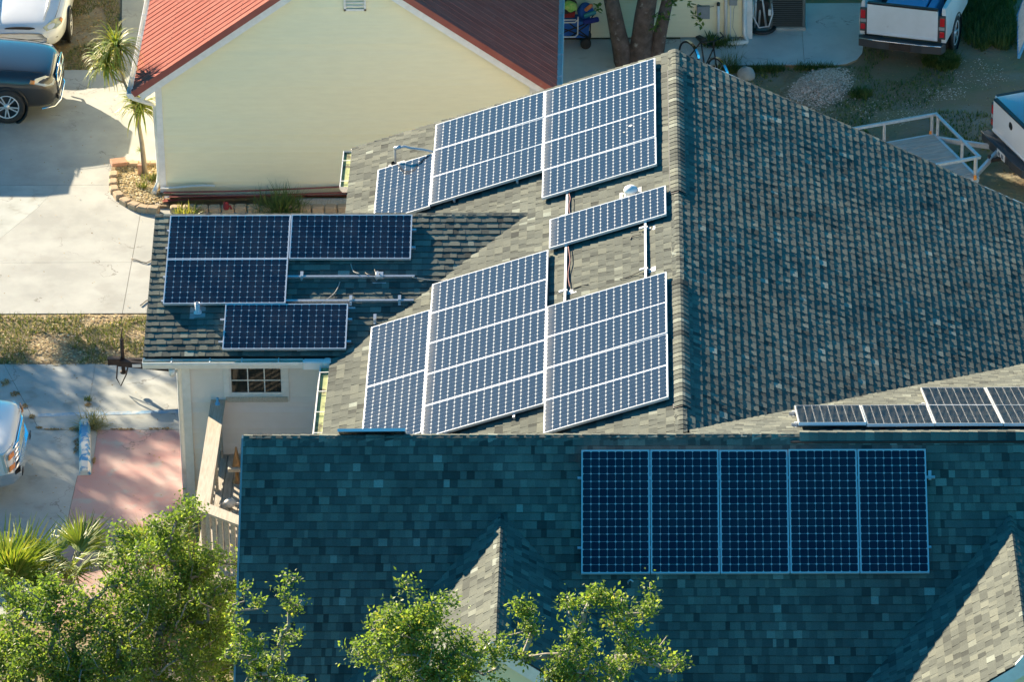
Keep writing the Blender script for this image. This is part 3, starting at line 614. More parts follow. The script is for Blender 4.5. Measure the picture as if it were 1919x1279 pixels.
zE = ZR + XE * tL
gutter((XE - 0.005, Y_FAR - 0.02, zE - 0.035), (XE - 0.005, -1.15, zE - 0.035), (-1, 0, 0), (0.28, 0.85), w=0.16)
gutter((XE - 0.005, -7.80, zE - 0.035), (XE - 0.005, -12.15, zE - 0.035), (-1, 0, 0), (0.05, 0.2, 0.36, 0.52, 0.7, 0.86), w=0.16)
zW = ZG + (-7.63 - YG) * tG
gutter((XW0, -7.635, zW - 0.03), (-6.28, -7.635, zW - 0.03), (0, -1, 0), (0.18, 0.42, 0.62, 0.85), w=0.135, h=0.135)
mb = MB(); mb.cbox(-6.28, -5.90, -7.775, -7.635, zW - 0.165, zW - 0.022, 0.02); mb.cbox(-5.93, -5.80, -7.80, -7.62, zW - 0.17, zW - 0.015, 0.02); mb.build('gutter_box', [M['gutter']], house)
mb = MB(); mb.tube([(-8.47, -7.69, 3.16), (-8.47, -7.66, 3.04), (-8.44, -7.30, 2.96), (-8.42, -6.92, 2.84), (-8.42, -6.88, 0.15)], 0.055, 10); mb.build('downspout', [M['gutter']], house)
mb = MB(); mb.box(-8.9, -5.6, -7.60, -7.22, 3.17, 3.19); mb.build('soffit', [M['white']], house)
mb = MB(); mb.box(-6.0, -5.8, -12.2, -7.2, 3.16, 3.18); mb.build('soffit', [M['white']], house)
# wing window
win = MB(); x0, x1, z0, z1 = -7.66, -6.56, 2.28, 2.97
for a_ in ((x0, x1, z0, z0 + 0.10), (x0, x1, z1 - 0.05, z1), (x0, x0 + 0.10, z0 + 0.10, z1 - 0.05), (x1 - 0.10, x1, z0 + 0.10, z1 - 0.05)): win.box(a_[0], a_[1], -7.235, -7.16, a_[2], a_[3])
win = win.build('window', [M['white']], house)
fx0, fx1, fz0, fz1 = x0 + 0.10, x1 - 0.10, z0 + 0.10, z1 - 0.05
mb = MB()
for a_ in ((fx0, fx1, fz0, fz0 + 0.05), (fx0, fx1, fz1 - 0.03, fz1), (fx0, fx0 + 0.03, fz0 + 0.05, fz1 - 0.03), (fx1 - 0.03, fx1, fz0 + 0.05, fz1 - 0.03)): mb.box(a_[0], a_[1], -7.212, -7.17, a_[2], a_[3])
gx0, gx1, gz0, gz1 = fx0 + 0.03, fx1 - 0.03, fz0 + 0.05, fz1 - 0.03
for k in (1, 2): xk = gx0 + (gx1 - gx0) * k / 3; mb.box(xk - 0.009, xk + 0.009, -7.205, -7.185, gz0, gz1)
zk = (gz0 + gz1) / 2; mb.box(gx0, gx1, -7.204, -7.186, zk - 0.009, zk + 0.009)
mb.build('sash', [M['white']], win)
for i in range(3):
    for j in range(2):
        xa, xb = gx0 + (gx1 - gx0) * i / 3 + 0.009, gx0 + (gx1 - gx0) * (i + 1) / 3 - 0.009
        za, zb = (gz0, zk - 0.009) if j == 0 else (zk + 0.009, gz1)
        mb = MB(); mb.box(xa, xb, -7.197, -7.190, za, zb); mb.build('pane', [M['glass']], win)
mb = MB(); mb.box(-7.63, -6.59, -7.26, -7.235, 2.27, 2.36); mb.build('sill', [M['deckwood']], win)

# porch deck with railing (part of the house)
zd, zt = 1.24, 2.31
deck = MB(); deck.box(-7.85, -5.5, -11.3, -7.22, zd - 0.18, zd - 0.05); deck = deck.build('porch_deck', [M['greywood']], house)
y = -7.24; k = 0
x = -7.92
while x < -5.6:
    mb = MB(); mb.cbox(x, x + 0.135, -11.35, -7.23, zd - 0.04, zd, 0.006); mb.build('deck_plank', [M['greywood']], deck); x += 0.142
rail = MB(); rail.prism([(-7.885, -7.24, zt - 0.04), (-7.64, -7.24, zt - 0.04), (-7.655, -10.72, zt - 0.04), (-7.90, -10.86, zt - 0.04)], (0, 0, 0.04)); rail = rail.build('railing', [M['deckwood']], house); bevel(rail, 0.006)
mb = MB(); mb.prism([(-7.90, -10.865, zt - 0.04), (-7.655, -10.725, zt - 0.04), (-6.5, -11.60, zt - 0.04), (-6.5, -11.86, zt - 0.04)], (0, 0, 0.04)); bevel(mb.build('rail_cap', [M['deckwood']], rail), 0.006)
mb = MB(); mb.bar((-7.76, -7.25, zt - 0.10), (-7.77, -10.8, zt - 0.10), 0.04, 0.10); mb.build('rail_board', [M['greywood']], rail)
mb = MB(); mb.bar((-7.76, -7.25, zd + 0.12), (-7.77, -10.8, zd + 0.12), 0.04, 0.09); mb.build('rail_board', [M['greywood']], rail)
for y in (-7.32, -8.45, -9.6, -10.74):
    mb = MB(); mb.cbox(-7.815, -7.715, y - 0.05, y + 0.05, 0 if y < -10.5 else zd - 0.2, zt - 0.04, 0.006); mb.build('rail_post', [M['greywood']], rail)
y = -7.5
while y > -10.7:
    mb = MB(); mb.box(-7.775, -7.755, y - 0.045, y + 0.045, zd + 0.06, zt - 0.05); mb.build('baluster', [M['greywood']], rail); y -= 0.20
t = 0.06
while t < 1.0:
    pq = Vector((-7.76, -10.82, 0)).lerp(Vector((-6.5, -11.74, 0)), t); dr_ = (Vector((-6.5, -11.74, 0)) - Vector((-7.76, -10.82, 0))).normalized()
    mb = MB(); mb.obox(pq + Vector((0, 0, (zd + zt) / 2 - 0.3)), dr_ * 0.042, dr_.cross(Vector((0, 0, 1))) * 0.012, Vector((0, 0, 0.80))); mb.build('baluster', [M['greywood']], rail); t += 0.085
for x_, y_ in ((-7.78, -11.2), (-6.2, -11.2)):
    mb = MB(); mb.cbox(x_ - 0.07, x_ + 0.07, y_ - 0.07, y_ + 0.07, 0, zd - 0.18, 0.008); mb.build('deck_post', [M['greywood']], deck)
# roof furniture that belongs to the house
nL = Vector((-sL, 0, cL)); nG = Vector((0, -sG, cG)); nF = Vector((0, -sF, cF))
def onL(x, y, h=0.0): return Vector((x, y, ZR + x * tL)) + nL * h
def onG(x, y, h=0.0): return Vector((x, y, ZG + (y - YG) * tG)) + nG * h
def onF(x, y, h=0.0): return Vector((x, y, ZF + (y - YF) * tF)) + nF * h
def flash(P, N, U, wx, wy, parent=house, mat='boxgrey', name='flashing'):
    U = Vector(U).normalized(); mb = MB(); mb.obox(Vector(P) + N * 0.018, U * wx / 2, N.cross(U) * wy / 2, N * 0.0025); return mb.build(name, [M[mat]], parent)
# entrance conduit with weather head on the left slope
pb = onL(-4.98, -1.05); cond = MB(); cond.lathe(pb + nL * 0.015, [(0.13, 0.0), (0.125, 0.012), (0.06, 0.03), (0.045, 0.10), (0.04, 0.11)], 18, nL); cond = cond.build('service_mast', [M['black']], house)
flash(pb, nL, (0, 1, 0), 0.36, 0.34, cond)
mb = MB(); mb.tube([pb + Vector((0, 0, 0.08)), pb + Vector((0, 0, 0.36)), pb + Vector((0.06, -0.01, 0.42)), pb + Vector((0.18, -0.02, 0.44)), onL(-4.62, -1.06, 0.30), onL(-4.42, -1.07, 0.20), onL(-4.27, -1.08, 0.10)], 0.022, 10); mb.build('conduit', [M['galv']], cond)
mb = MB(); mb.tube([pb + Vector((-0.01, 0, 0.385)), pb + Vector((0.10, -0.015, 0.432))], [0.036, 0.036], 10); mb.build('conduit_fitting', [M['galv']], cond)
# white mushroom roof vent half hidden behind the single panel
pv = onL(-0.80, -4.92); mb = MB(); mb.lathe(pv, [(0.10, 0.0), (0.10, 0.08), (0.125, 0.09), (0.125, 0.12), (0.11, 0.155), (0.07, 0.185), (0.0, 0.20)], 22, (0, 0, 1)); rv = mb.build('roof_vent', [M['pvc']], house); flash(pv, nL, (0, 1, 0), 0.4, 0.4, rv)
# vent pipe with flashing on the wing
pv = onG(-8.09, -6.66); mb = MB(); mb.lathe(pv, [(0.075, 0.012), (0.055, 0.05), (0.042, 0.06), (0.042, 0.20), (0.034, 0.20), (0.034, 0.05)], 18, (0, 0, 1)); vp = mb.build('vent_pipe', [M['galv']], house); flash(pv, nG, (1, 0, 0), 0.26, 0.30, vp)
pv = onF(-0.86, -15.86); mb = MB(); mb.tube([pv, pv + nF * 0.12, pv + nF * 0.16 + Vector((0.04, 0.03, 0)), pv + nF * 0.15 + Vector((0.08, -0.02, 0))], 0.012, 8); mb.build('roof_hook', [M['galv']], house)
# ------------------------------------------------------------------ solar panels: every panel a thing, every cell a piece of it
PL, PW, PG = 2.067, 1.046, 0.010
FRW = 0.016                                    # visible width of the frame lip
mb = MB()
for x0, x1, y0, y1 in ((0, PL, 0, FRW), (0, PL, PW - FRW, PW), (0, FRW, FRW, PW - FRW), (PL - FRW, PL, FRW, PW - FRW)): mb.box(x0, x1, y0, y1, -0.046, 0.0)
ME_FRAME = mb.mesh('frame', [M['alu']])
mb = MB(); mb.box(FRW, PL - FRW, FRW, PW - FRW, -0.010, -0.006); ME_BACK = mb.mesh('backsheet', [M['back']])
mb = MB(); mb.poly([(FRW, FRW, -0.002), (PL - FRW, FRW, -0.002), (PL - FRW, PW - FRW, -0.002), (FRW, PW - FRW, -0.002)]); ME_PANE = mb.mesh('glass_pane', [M['pane']]); ME_PANE_D = mb.mesh('glass_pane', [M['dustypane']])
pitch_x, pitch_y = (PL - 2 * FRW - 0.014) / 16, (PW - 2 * FRW - 0.010) / 8
hx, hy, ch = pitch_x / 2 - 0.0022, pitch_y / 2 - 0.0019, 0.0160
ring = [(hx - ch, -hy), (hx, -hy + ch), (hx, hy - ch), (hx - ch, hy), (-hx + ch, hy), (-hx, hy - ch), (-hx, -hy + ch), (-hx + ch, -hy)]
mb = MB(); mb.prism([(x, y, -0.0065) for x, y in ring], (0, 0, 0.0015)); ME_CELL = mb.mesh('cell', [M['cell']])
mb = MB(); mb.box(0.02, 0.13, PW / 2 - 0.05, PW / 2 + 0.05, -0.035, -0.0102); ME_JB = mb.mesh('junction_box', [M['black']])
CELLS = [(FRW + 0.007 + pitch_x * (i + 0.5), FRW + 0.005 + pitch_y * (j + 0.5), 0.0) for i in range(16) for j in range(8)]
def panel(O, X, N, label, group):
    X, N = Vector(X).normalized(), Vector(N).normalized(); Y = N.cross(X)
    e_ = bpy.data.objects.new('solar_panel', None); col.objects.link(e_); e_.empty_display_size = 0.1
    jx, jn = rnd.gauss(0, 0.003), rnd.gauss(0, 0.003)                       # panels never lie perfectly true
    N = (N + X * jx + Y * jn).normalized(); X = (X - N * X.dot(N)).normalized(); Y = N.cross(X)
    e_.matrix_basis = Matrix(((X.x, Y.x, N.x, O[0]), (X.y, Y.y, N.y, O[1]), (X.z, Y.z, N.z, O[2]), (0, 0, 0, 1)))
    tag(e_, label, 'solar panel', group)
    link('frame', ME_FRAME, e_); link('backsheet', ME_BACK, e_); link('glass_pane', ME_PANE_D if (group == GL and abs(X.y) < 0.5) else ME_PANE, e_); link('junction_box', ME_JB, e_)
    for c_ in CELLS: link('cell', ME_CELL, e_, c_)
    return e_
ORD = ['first', 'second', 'third', 'fourth', 'fifth']
GL = 'solar panels on the left roof slope'
upL, hP = Vector((cL, 0, sL)), 0.115
def uL(u, y): return Vector((0, y, ZR)) - upL * u + nL * hP
P1 = PW + PG
uA = 0.347; uB = uA + PL + 0.004; uC = uB + PL + 0.004
for k in range(4):
    pa = panel(uL(uA + PL, -k * P1 - PW), upL, nL, 'blue solar panel beside the ridge, far block, %s from the far end' % ORD[k], GL)
    if k == 2:
        for cx, cy, sc_ in ((1.60, 0.70, 0.038), (1.49, 0.52, 0.018), (1.86, 0.80, 0.016), (1.55, 0.35, 0.010)):
            mb = MB(); rg = random.Random(int(cx * 99)); mb.poly([(cx + math.cos(t * 0.7) * sc_ * rg.uniform(0.5, 1.4), cy + math.sin(t * 0.7) * sc_ * rg.uniform(0.6, 1.2), 0.001) for t in range(9)])
            mb.build('bird_dropping', [M['birddrop']], pa, False)
for k in range(3): panel(uL(uB + PL, -k * P1 - PW), upL, nL, 'blue solar panel, middle column of the far block, %s from the far end' % ORD[k], GL)
panel(uL(uC, -1.152 - PL), (0, 1, 0), nL, 'blue solar panel turned lengthwise at the eave end of the far block', GL)
panel(uL(0.189 + PL, -5.135 - PW), upL, nL, 'lone solar panel beside the ridge with white roof vent behind it', GL)
u2 = 0.198; u2B = u2 + PL + 0.004; u2C = u2B + PL + 0.004
for k in range(4): panel(uL(u2 + PL, -8.2745 - k * P1 - PW), upL, nL, 'blue solar panel beside the ridge, near block, %s from the far end' % ORD[k], GL)
for k in range(5): panel(uL(u2B + PL, -6.2257 - k * P1 - PW), upL, nL, 'blue solar panel, middle column of the near block, %s from the far end' % ORD[k], GL)
for k in range(2): panel(uL(u2C, -7.138 - k * (PL + 0.012) - PL), (0, 1, 0), nL, "solar panel turned lengthwise at the near block's eave end, %s from far end" % ORD[k], GL)
# wing roof: two above, one below left, one lowest
GG = 'dark solar panels on the wing roof'
G0 = Vector((-8.680, -4.566, 4.4383)); upG = Vector((0, cG, sG)); XX = Vector((1, 0, 0))
for a_, b_, lb in ((0, 0, 'dark solar panel at the upper left of the wing roof'), (PL + 0.012, 0, 'dark solar panel at the upper right of the wing roof above bare rails'),
                   (0, PW + 0.010, 'dark solar panel at the lower left of the wing roof above vent pipe'), (1.056, 2 * (PW + 0.010), 'lowest solar panel on the wing roof, just above the white gutter')):
    panel(G0 + XX * a_ - upG * (b_ + PW), XX, nG, lb, GG)
# front slope: five in a row
GFp = 'near black solar panels in a row on the shaded front slope'
F0 = Vector((-1.5697, -14.1214, 5.2349)); upF = Vector((0, cF, sF))
for k in range(5): panel(F0 + XX * (k * (PW + 0.014) + PW) - upF * PL, upF, nF, 'near black solar panel on the shaded front slope, %s from the left of five' % ORD[k], GFp)
# rear slope right of the ridge, seen almost edge on
GB = 'solar panels seen at a low angle behind the front ridge'
nB, dB = Vector((0, sB, cB)), Vector((0, -cB, sB))
B0 = Vector((1.787, -13.392, 5.278))
for k in range(5): panel(B0 + XX * (k * 1.0565) - dB * PL, dB, nB, 'low angle solar panel behind the front ridge, nearer row, %s from left' % ORD[k], GB)
for k in range(2, 5): panel(B0 + XX * (k * 1.0565) - dB * (2 * PL + 0.012), dB, nB, 'low angle solar panel behind the front ridge, farther row, %s from left' % ORD[k - 2], GB)
nBL, dBL = Vector((0, sF, cF)), Vector((0, -cF, sF))
panel(Vector((-5.335, YF, ZF)) + nBL * 0.112 + dBL * 0.05 - dBL * PL, dBL, nBL, 'solar panel showing only its blue edge behind the left end of the front ridge', GB)

M['pinkcable'] = pm('faded_red_cable', (0.30, 0.12, 0.11), rough=0.7)
# ------------------------------------------------------------------ racking: rails with feet
def rail_thing(p, q, N, feet, label, side=1, name='mounting_rail'):
    p, q = Vector(p), Vector(q); d = (q - p).normalized(); sdir = N.cross(d) * side
    t = thing(name, label, 'rail', p, 0, 'aluminium rails under the solar panels')
    mb = MB(); mb.bar(p, q, 0.038, 0.018, N); mb.bar(p - N * 0.024, q - N * 0.024, 0.030, 0.030, N); mb.build('rail', [M['rail']], t)
    for f_ in feet:
        c_ = p + d * f_
        mb = MB(); mb.obox(c_ + sdir * 0.085 - N * 0.050, d * 0.080, sdir * 0.095, N * 0.0025); mb.build('flashing', [M['flash']], t)
        mb = MB(); mb.obox(c_ + sdir * 0.030 - N * 0.028, d * 0.022, sdir * 0.008, N * 0.032); mb.obox(c_ + sdir * 0.052 - N * 0.044, d * 0.022, sdir * 0.028, N * 0.005); mb.obox(c_ - sdir * 0.05 + N * 0.006, d * 0.025, sdir * 0.055, N * 0.012)
        mb.lathe(c_ + sdir * 0.055 - N * 0.05, [(0.011, 0), (0.011, 0.014), (0, 0.014)], 6, N); mb.build('foot', [M['galv']], t)
    return t
for x_, y0, y1, ft, sd_, lb in ((-1.87, 0.0, -4.35, (1.0, 2.8), 1, 'rail carrying the far block, further down from the ridge'), (-0.80, 0.0, -4.15, (1.2, 3.0), 1, 'rail carrying the far block close to the ridge'),
                       (-1.87, -4.16, -8.5, (0.9, 3.62), 1, 'bare rail below the lone panel with one foot at its near end'), (-0.54, -5.2, -8.4, (1.16, 2.65), 1, 'bare rail close to the ridge below the lone panel, with two feet'),
                       (-1.87, -8.52, -12.4, (1.0, 3.0), 1, 'rail under the near block, further down from the ridge'), (-0.56, -8.42, -12.4, (1.0, 3.0), 1, 'rail under the near block close to the ridge'),
                       (-3.85, 0.0, -3.2, (1, 2.5), 1, 'rail under the middle column of the far block'), (-2.75, 0.0, -3.2, (1, 2.5), 1, 'upper rail under the middle column of the far block'),
                       (-3.75, -6.25, -11.6, (1, 3, 5), 1, 'rail under the middle column of the near block'), (-2.65, -6.25, -11.6, (1, 3, 5), 1, 'upper rail under the middle column of the near block')):
    rail_thing(onL(x_, y0, 0.062), onL(x_, y1, 0.062), nL, ft, lb, sd_)
for yb, lb, ft in ((-5.90, 'bare wing roof rail carrying the grey junction box', (2.35, 3.62)), (-6.44, 'lower bare wing roof rail with two feet below it', (3.20, 4.02)),
                   (-4.85, 'rail under the two upper wing panels', (1.0, 3.0)), (-5.25, 'second rail under the two upper wing panels', (1.0, 3.0)),
                   (-6.86, 'rail under the lowest wing panel', (1.4, 2.6)), (-7.35, 'bottom rail under the lowest wing panel', (1.4, 2.6))):
    xa, xb = (-8.72, -4.46) if yb > -6.6 else (-7.70, -5.48)
    rail_thing(onG(xb if False else xa, yb, 0.058), onG(xb, yb, 0.058), nG, ft, lb, -1)
for b_, lb in ((0.45, 'upper rail end with flashing at the right of the front row'), (1.62, 'lower rail under the front row of dark panels')):
    p = F0 - upF * b_ - nF * 0.052
    rail_thing(p - XX * 0.06, p + XX * (5.3 + (0.12 if b_ < 1 else 0.03)), nF, (0.5, 2.2, 3.9, 5.40) if b_ < 1 else (0.5, 2.2, 3.9), lb, -1)
for b_, x0, x1, lb in ((0.35, -0.10, 5.4, 'rail in front under the low angle panels'), (1.6, -0.10, 5.4, 'rail behind under the low angle panels'), (2.5, 2.0, 5.4, 'rail under the farther low angle row')):
    p = B0 - dB * b_ - nB * 0.052; rail_thing(p + XX * x0, p + XX * x1, nB, (0.07, 1.7, 3.4) if b_ < 2 else (0.07, 1.5), lb, -1)
p = Vector((-5.335, YF, ZF)) + nBL * 0.06 - dBL * 0.5; rail_thing(p - XX * 0.05, p + XX * 1.15, nBL, (0.3, 0.9), 'rail under the panel at the left end of the ridge', -1)
# junction box on the wing rail and loose cables
pj = onG(-5.05, -5.92, 0.10); t = thing('cable_box', 'small square grey cable box clamped on the bare wing rail', 'junction box', pj)
mb = MB(); mb.obox(pj, (0.065, 0, 0), nG.cross(Vector((1, 0, 0))) * 0.06, nG * 0.028); bevel(mb.build('housing', [M['galv']], t), 0.006)
mb = MB(); mb.lathe(pj + nG * 0.028, [(0.012, 0), (0.012, 0.012), (0, 0.012)], 8, nG); mb.build('bolt', [M['black']], t)
mb = MB(); mb.obox(pj - upG * 0.075 - nG * 0.09, (0.11, 0, 0), upG * 0.03, nG * 0.003); mb.build('bracket', [M['galv']], t)
def cable(pts, r_, label, mat='cable'):
    mb = MB(); P = [Vector(p) for p in pts]; Q = []
    for i in range(len(P) - 1):
        p0, p1, p2, p3 = P[max(i-1, 0)], P[i], P[i+1], P[min(i+2, len(P)-1)]
        for k in range(6):
            u = k / 6; Q.append(0.5 * ((2*p1) + (p2-p0)*u + (2*p0-5*p1+4*p2-p3)*u*u + (3*p1-p0-3*p2+p3)*u*u*u))
    Q.append(P[-1]); mb.tube(Q, r_, 6); return tag(mb.build('cable', [M[mat]]), label, 'cable', 'loose cables between the panels')
cable([onG(-5.55, -5.60, 0.03), onG(-5.50, -5.78, 0.05), onG(-5.40, -5.87, 0.09)], 0.010, 'pale cable curving up beside the cable box')
cable([onG(-5.30, -5.80, 0.04), onG(-5.24, -5.92, 0.12), onG(-5.12, -5.93, 0.12), onG(-5.14, -5.75, 0.06)], 0.009, 'looped cable at the left side of the cable box', 'blackcable')
cable([onG(-5.72, -6.0, 0.03), onG(-5.80, -6.25, 0.03), onG(-6.02, -6.52, 0.05), onG(-6.06, -6.66, 0.05)], 0.009, 'thin cable hanging between the two bare wing rails')
cable([onG(-4.50, -5.93, 0.06), onG(-4.25, -5.96, 0.03), onG(-4.02, -5.98, 0.03), onL(-3.85, -6.10, 0.06)], 0.010, 'grey cable running from the wing rail end to the near block')
cable([onL(-0.62, -6.55, 0.05), onL(-0.76, -6.50, 0.04), onL(-0.80, -6.58, 0.03)], 0.008, 'short black cable end at the upper foot near the ridge', 'blackcable')
cable([onL(-0.60, -7.85, 0.05), onL(-0.85, -7.88, 0.02), onL(-0.98, -7.86, 0.02)], 0.007, 'thin black cable end at the lower foot near the ridge', 'blackcable')
cable([onL(-1.78, -7.74, 0.03), onL(-1.62, -7.70, 0.02), onL(-1.50, -7.72, 0.02)], 0.008, 'black cable end lying beside the bare rail foot', 'blackcable')
cable([onL(-1.83, -4.30, 0.08), onL(-1.81, -4.50, 0.08), onL(-1.825, -4.75, 0.085), onL(-1.815, -5.05, 0.08)], 0.007, 'reddish cable strapped along the bare rail above the lone panel', 'pinkcable')
cable([onL(-1.83, -6.25, 0.07), onL(-1.80, -6.75, 0.06), onL(-1.83, -7.2, 0.05), onL(-1.80, -7.68, 0.04)], 0.007, 'reddish cable hanging along the bare rail below the lone panel', 'pinkcable')
# ------------------------------------------------------------------ cream neighbour house with red metal roof
YW = 5.02; XL, XRt = -9.78, -2.62; XC = -6.21; ZE = 2.30; tY = 0.71; HALF = 3.99; ZP = ZE + HALF * tY
nh = thing('neighbour_house', 'cream sided house with red ribbed metal roof, gable wall facing the panels', 'house', (XC, YW, 0))
tp = lambda z: (max(XL, XC - (ZP - 0.16 - z) / tY), min(XRt + 0.0, XC + (ZP - 0.16 - z) / tY)); tp.eave = ZP - 0.16 - (XC - XL) * tY
gw = board_wall('gable_wall', XL, XRt, YW, 0.0, ZP - 0.22, M['yellow'], nh, e=0.1265, top=tp)
mb = MB(); mb.box(XL - 0.03, XL + 0.09, YW - 0.035, YW + 0.05, 0, 2.46); mb.box(XL - 0.03, XL + 0.0, YW + 0.05, YW + 0.12, 0, 2.40); mb.build('corner_board', [M['white']], nh)
mb = MB(); mb.box(XRt - 0.09, XRt + 0.03, YW - 0.035, YW + 0.08, 0, 2.4); mb.build('corner_board', [M['white']], nh)
mb = MB(); mb.box(XL, XL + 0.12, YW + 0.15, 16, 0, 2.4); mb.box(XRt - 0.12, XRt, YW + 0.15, 16, 0, 2.4); mb.box(XL, XRt, 15.9, 16, 0, 2.4); mb.build('side_wall', [M['yellow']], nh)
cY, sY = cs(tY); Y0, Y1 = YW - 0.27, 16.3
for sg, nm in ((-1, 'left_roof'), (1, 'right_roof')):
    dn = Vector((sg * cY, 0, -sY)); N = Vector((sg * sY, 0, cY)); Ls = HALF / cY
    mb = MB(); mb.obox(Vector((XC, (Y0 + Y1) / 2, ZP)) + dn * Ls / 2 - N * 0.06, dn * Ls / 2, Vector((0, (Y1 - Y0) / 2, 0)), N * 0.05); rf = mb.build(nm, [M['white']], nh)
    # ribbed sheets, 0.915 m cover each
    W_ = 0.915; prof = []
    for k in range(4):
        a_ = k * W_ / 4; prof += [(a_, 0.0), (a_ + 0.014, 0.013), (a_ + 0.034, 0.013), (a_ + 0.046, 0.0), (a_ + 0.10, 0.0), (a_ + 0.108, 0.003), (a_ + 0.122, 0.003), (a_ + 0.13, 0.0), (a_ + 0.165, 0.0), (a_ + 0.172, 0.003), (a_ + 0.186, 0.003), (a_ + 0.193, 0.0)]
    prof.append((W_, 0.0))
    mb = MB(); top_, bot_ = [], []
    for a_, h_ in prof: top_.append(Vector((0, a_, 0)) + N * h_ - dn * 0.0); bot_.append(Vector((0, a_, 0)) + N * h_ + dn * (Ls + 0.03))
    for i in range(len(prof) - 1): mb.poly([top_[i], top_[i+1], bot_[i+1], bot_[i]] if sg < 0 else [top_[i], bot_[i], bot_[i+1], top_[i+1]])
    me = mb.mesh('roof_sheet', [M['redmetal']])
    y = Y0
    while y < Y1 - 0.3: link('roof_sheet', me, rf, Vector((XC, y, ZP)) - N * 0.004 - rootloc(nh)); y += W_
    # screws in rows on the left slope
    if sg < 0:
        mb = MB()
        for f_ in (0.12, 0.30, 0.48, 0.66, 0.84):
            y = Y0 + 0.09
            while y < 9.6: mb.lathe(Vector((XC, y, ZP)) + dn * Ls * f_ - N * 0.002, [(0.011, 0), (0.008, 0.008), (0, 0.008)], 6, N); y += W_ / 4
        stuff(mb.build('roof_screws', [M['rust']], rf))
    # red rake trim and white fascia along the gable edge
    mb = MB(); p = Vector((XC, Y0 - 0.012, ZP)) + N * 0.0; mb.obox(p + dn * (Ls / 2 + 0.01) - N * 0.035, dn * (Ls / 2 + 0.02), Vector((0, 0.018, 0)), N * 0.062); mb.obox(p + dn * (Ls / 2 + 0.01) + Vector((0, 0.06, 0)) + N * 0.024, dn * (Ls / 2 + 0.02), Vector((0, 0.06, 0)), N * 0.004); mb.build('rake_trim', [M['redmetal']], nh)
    mb = MB(); mb.obox(Vector((XC, Y0 + 0.03, ZP)) + dn * (Ls / 2 - 0.02) - N * 0.16, dn * (Ls / 2 - 0.02), Vector((0, 0.02, 0)), N * 0.075); mb.build('fascia_board', [M['white']], nh)
    mb = MB(); mb.obox(Vector((XC, Y0 + 0.15, ZP)) + dn * (Ls / 2 - 0.03) - N * 0.125, dn * (Ls / 2 - 0.03), Vector((0, 0.13, 0)), N * 0.01); mb.build('soffit', [M['white']], nh)
    # gutter along the eave
    ex = XC + sg * (HALF + 0.0); out = Vector((sg, 0, 0)); up = Vector((0, 0, 1)); zt_ = ZE - 0.04
    prof2 = [(0, 0), (0, -0.11), (0.09, -0.11), (0.13, -0.04), (0.13, 0), (0.118, 0), (0.118, -0.03), (0.085, -0.1), (0.008, -0.1), (0.008, 0)]
    A_ = [Vector((ex, Y0 + 0.02, zt_)) + out * x + up * z for x, z in prof2]; B_ = [t + Vector((0, 11.2, 0)) for t in A_]; mb = MB()
    for i in range(len(prof2)): j = (i + 1) % len(prof2); mb.poly([A_[i], A_[j], B_[j], B_[i]])
    mb.poly(A_[::-1]); mb.poly(B_); g_ = mb.build('gutter', [M['gutter']], nh)
    mb = MB(); mb.prism([Vector((ex, Y0 + 0.018, zt_)) + out * x + up * z for x, z in prof2[:5]], (0, -0.004, 0)); mb.build('gutter_end', [M['gutter']], g_)
    for k in range(8):
        mb = MB(); mb.bar(Vector((ex, Y0 + 0.7 + k * 0.95, zt_ + 0.004)) - out * 0.03, Vector((ex, Y0 + 0.7 + k * 0.95, zt_ + 0.004)) + out * 0.128, 0.02, 0.005); mb.build('gutter_strap', [M['galv']], g_)
mb = MB(); mb.bar((XC, Y0, ZP + 0.005), (XC, Y1, ZP + 0.005), 0.26, 0.03); mb.build('ridge_flashing', [M['redmetal']], nh)
mb = MB(); mb.tube([(XC - HALF - 0.07, Y0 + 0.14, ZE - 0.13), (XC - HALF - 0.03, Y0 + 0.16, ZE - 0.20), (XL - 0.18, YW + 0.12, ZE - 0.42), (XL - 0.07, YW + 0.22, ZE - 0.52), (XL - 0.06, YW + 0.24, 0.3), (XL - 0.08, YW + 0.18, 0.16), (XL - 0.14, YW - 0.12, 0.09)], 0.045, 10); mb.build('downspout', [M['gutter']], nh)
vt = MB(); vx0, vx1, vz0, vz1 = -6.18, -5.76, 3.86, 4.55
for a_ in ((vx0, vx1, vz0, vz0 + 0.04), (vx0, vx1, vz1 - 0.04, vz1), (vx0, vx0 + 0.04, vz0, vz1), (vx1 - 0.04, vx1, vz0, vz1)): vt.box(a_[0], a_[1], YW - 0.05, YW - 0.01, a_[2], a_[3])
vt = vt.build('gable_vent', [M['white']], nh); z = vz0 + 0.06
while z < vz1 - 0.06: mb = MB(); mb.obox(((vx0 + vx1) / 2, YW - 0.03, z + 0.03), (0.17, 0, 0), (0, 0.016, -0.022), (0, 0.003, 0.004)); mb.build('louvre', [M['white']], vt); z += 0.07
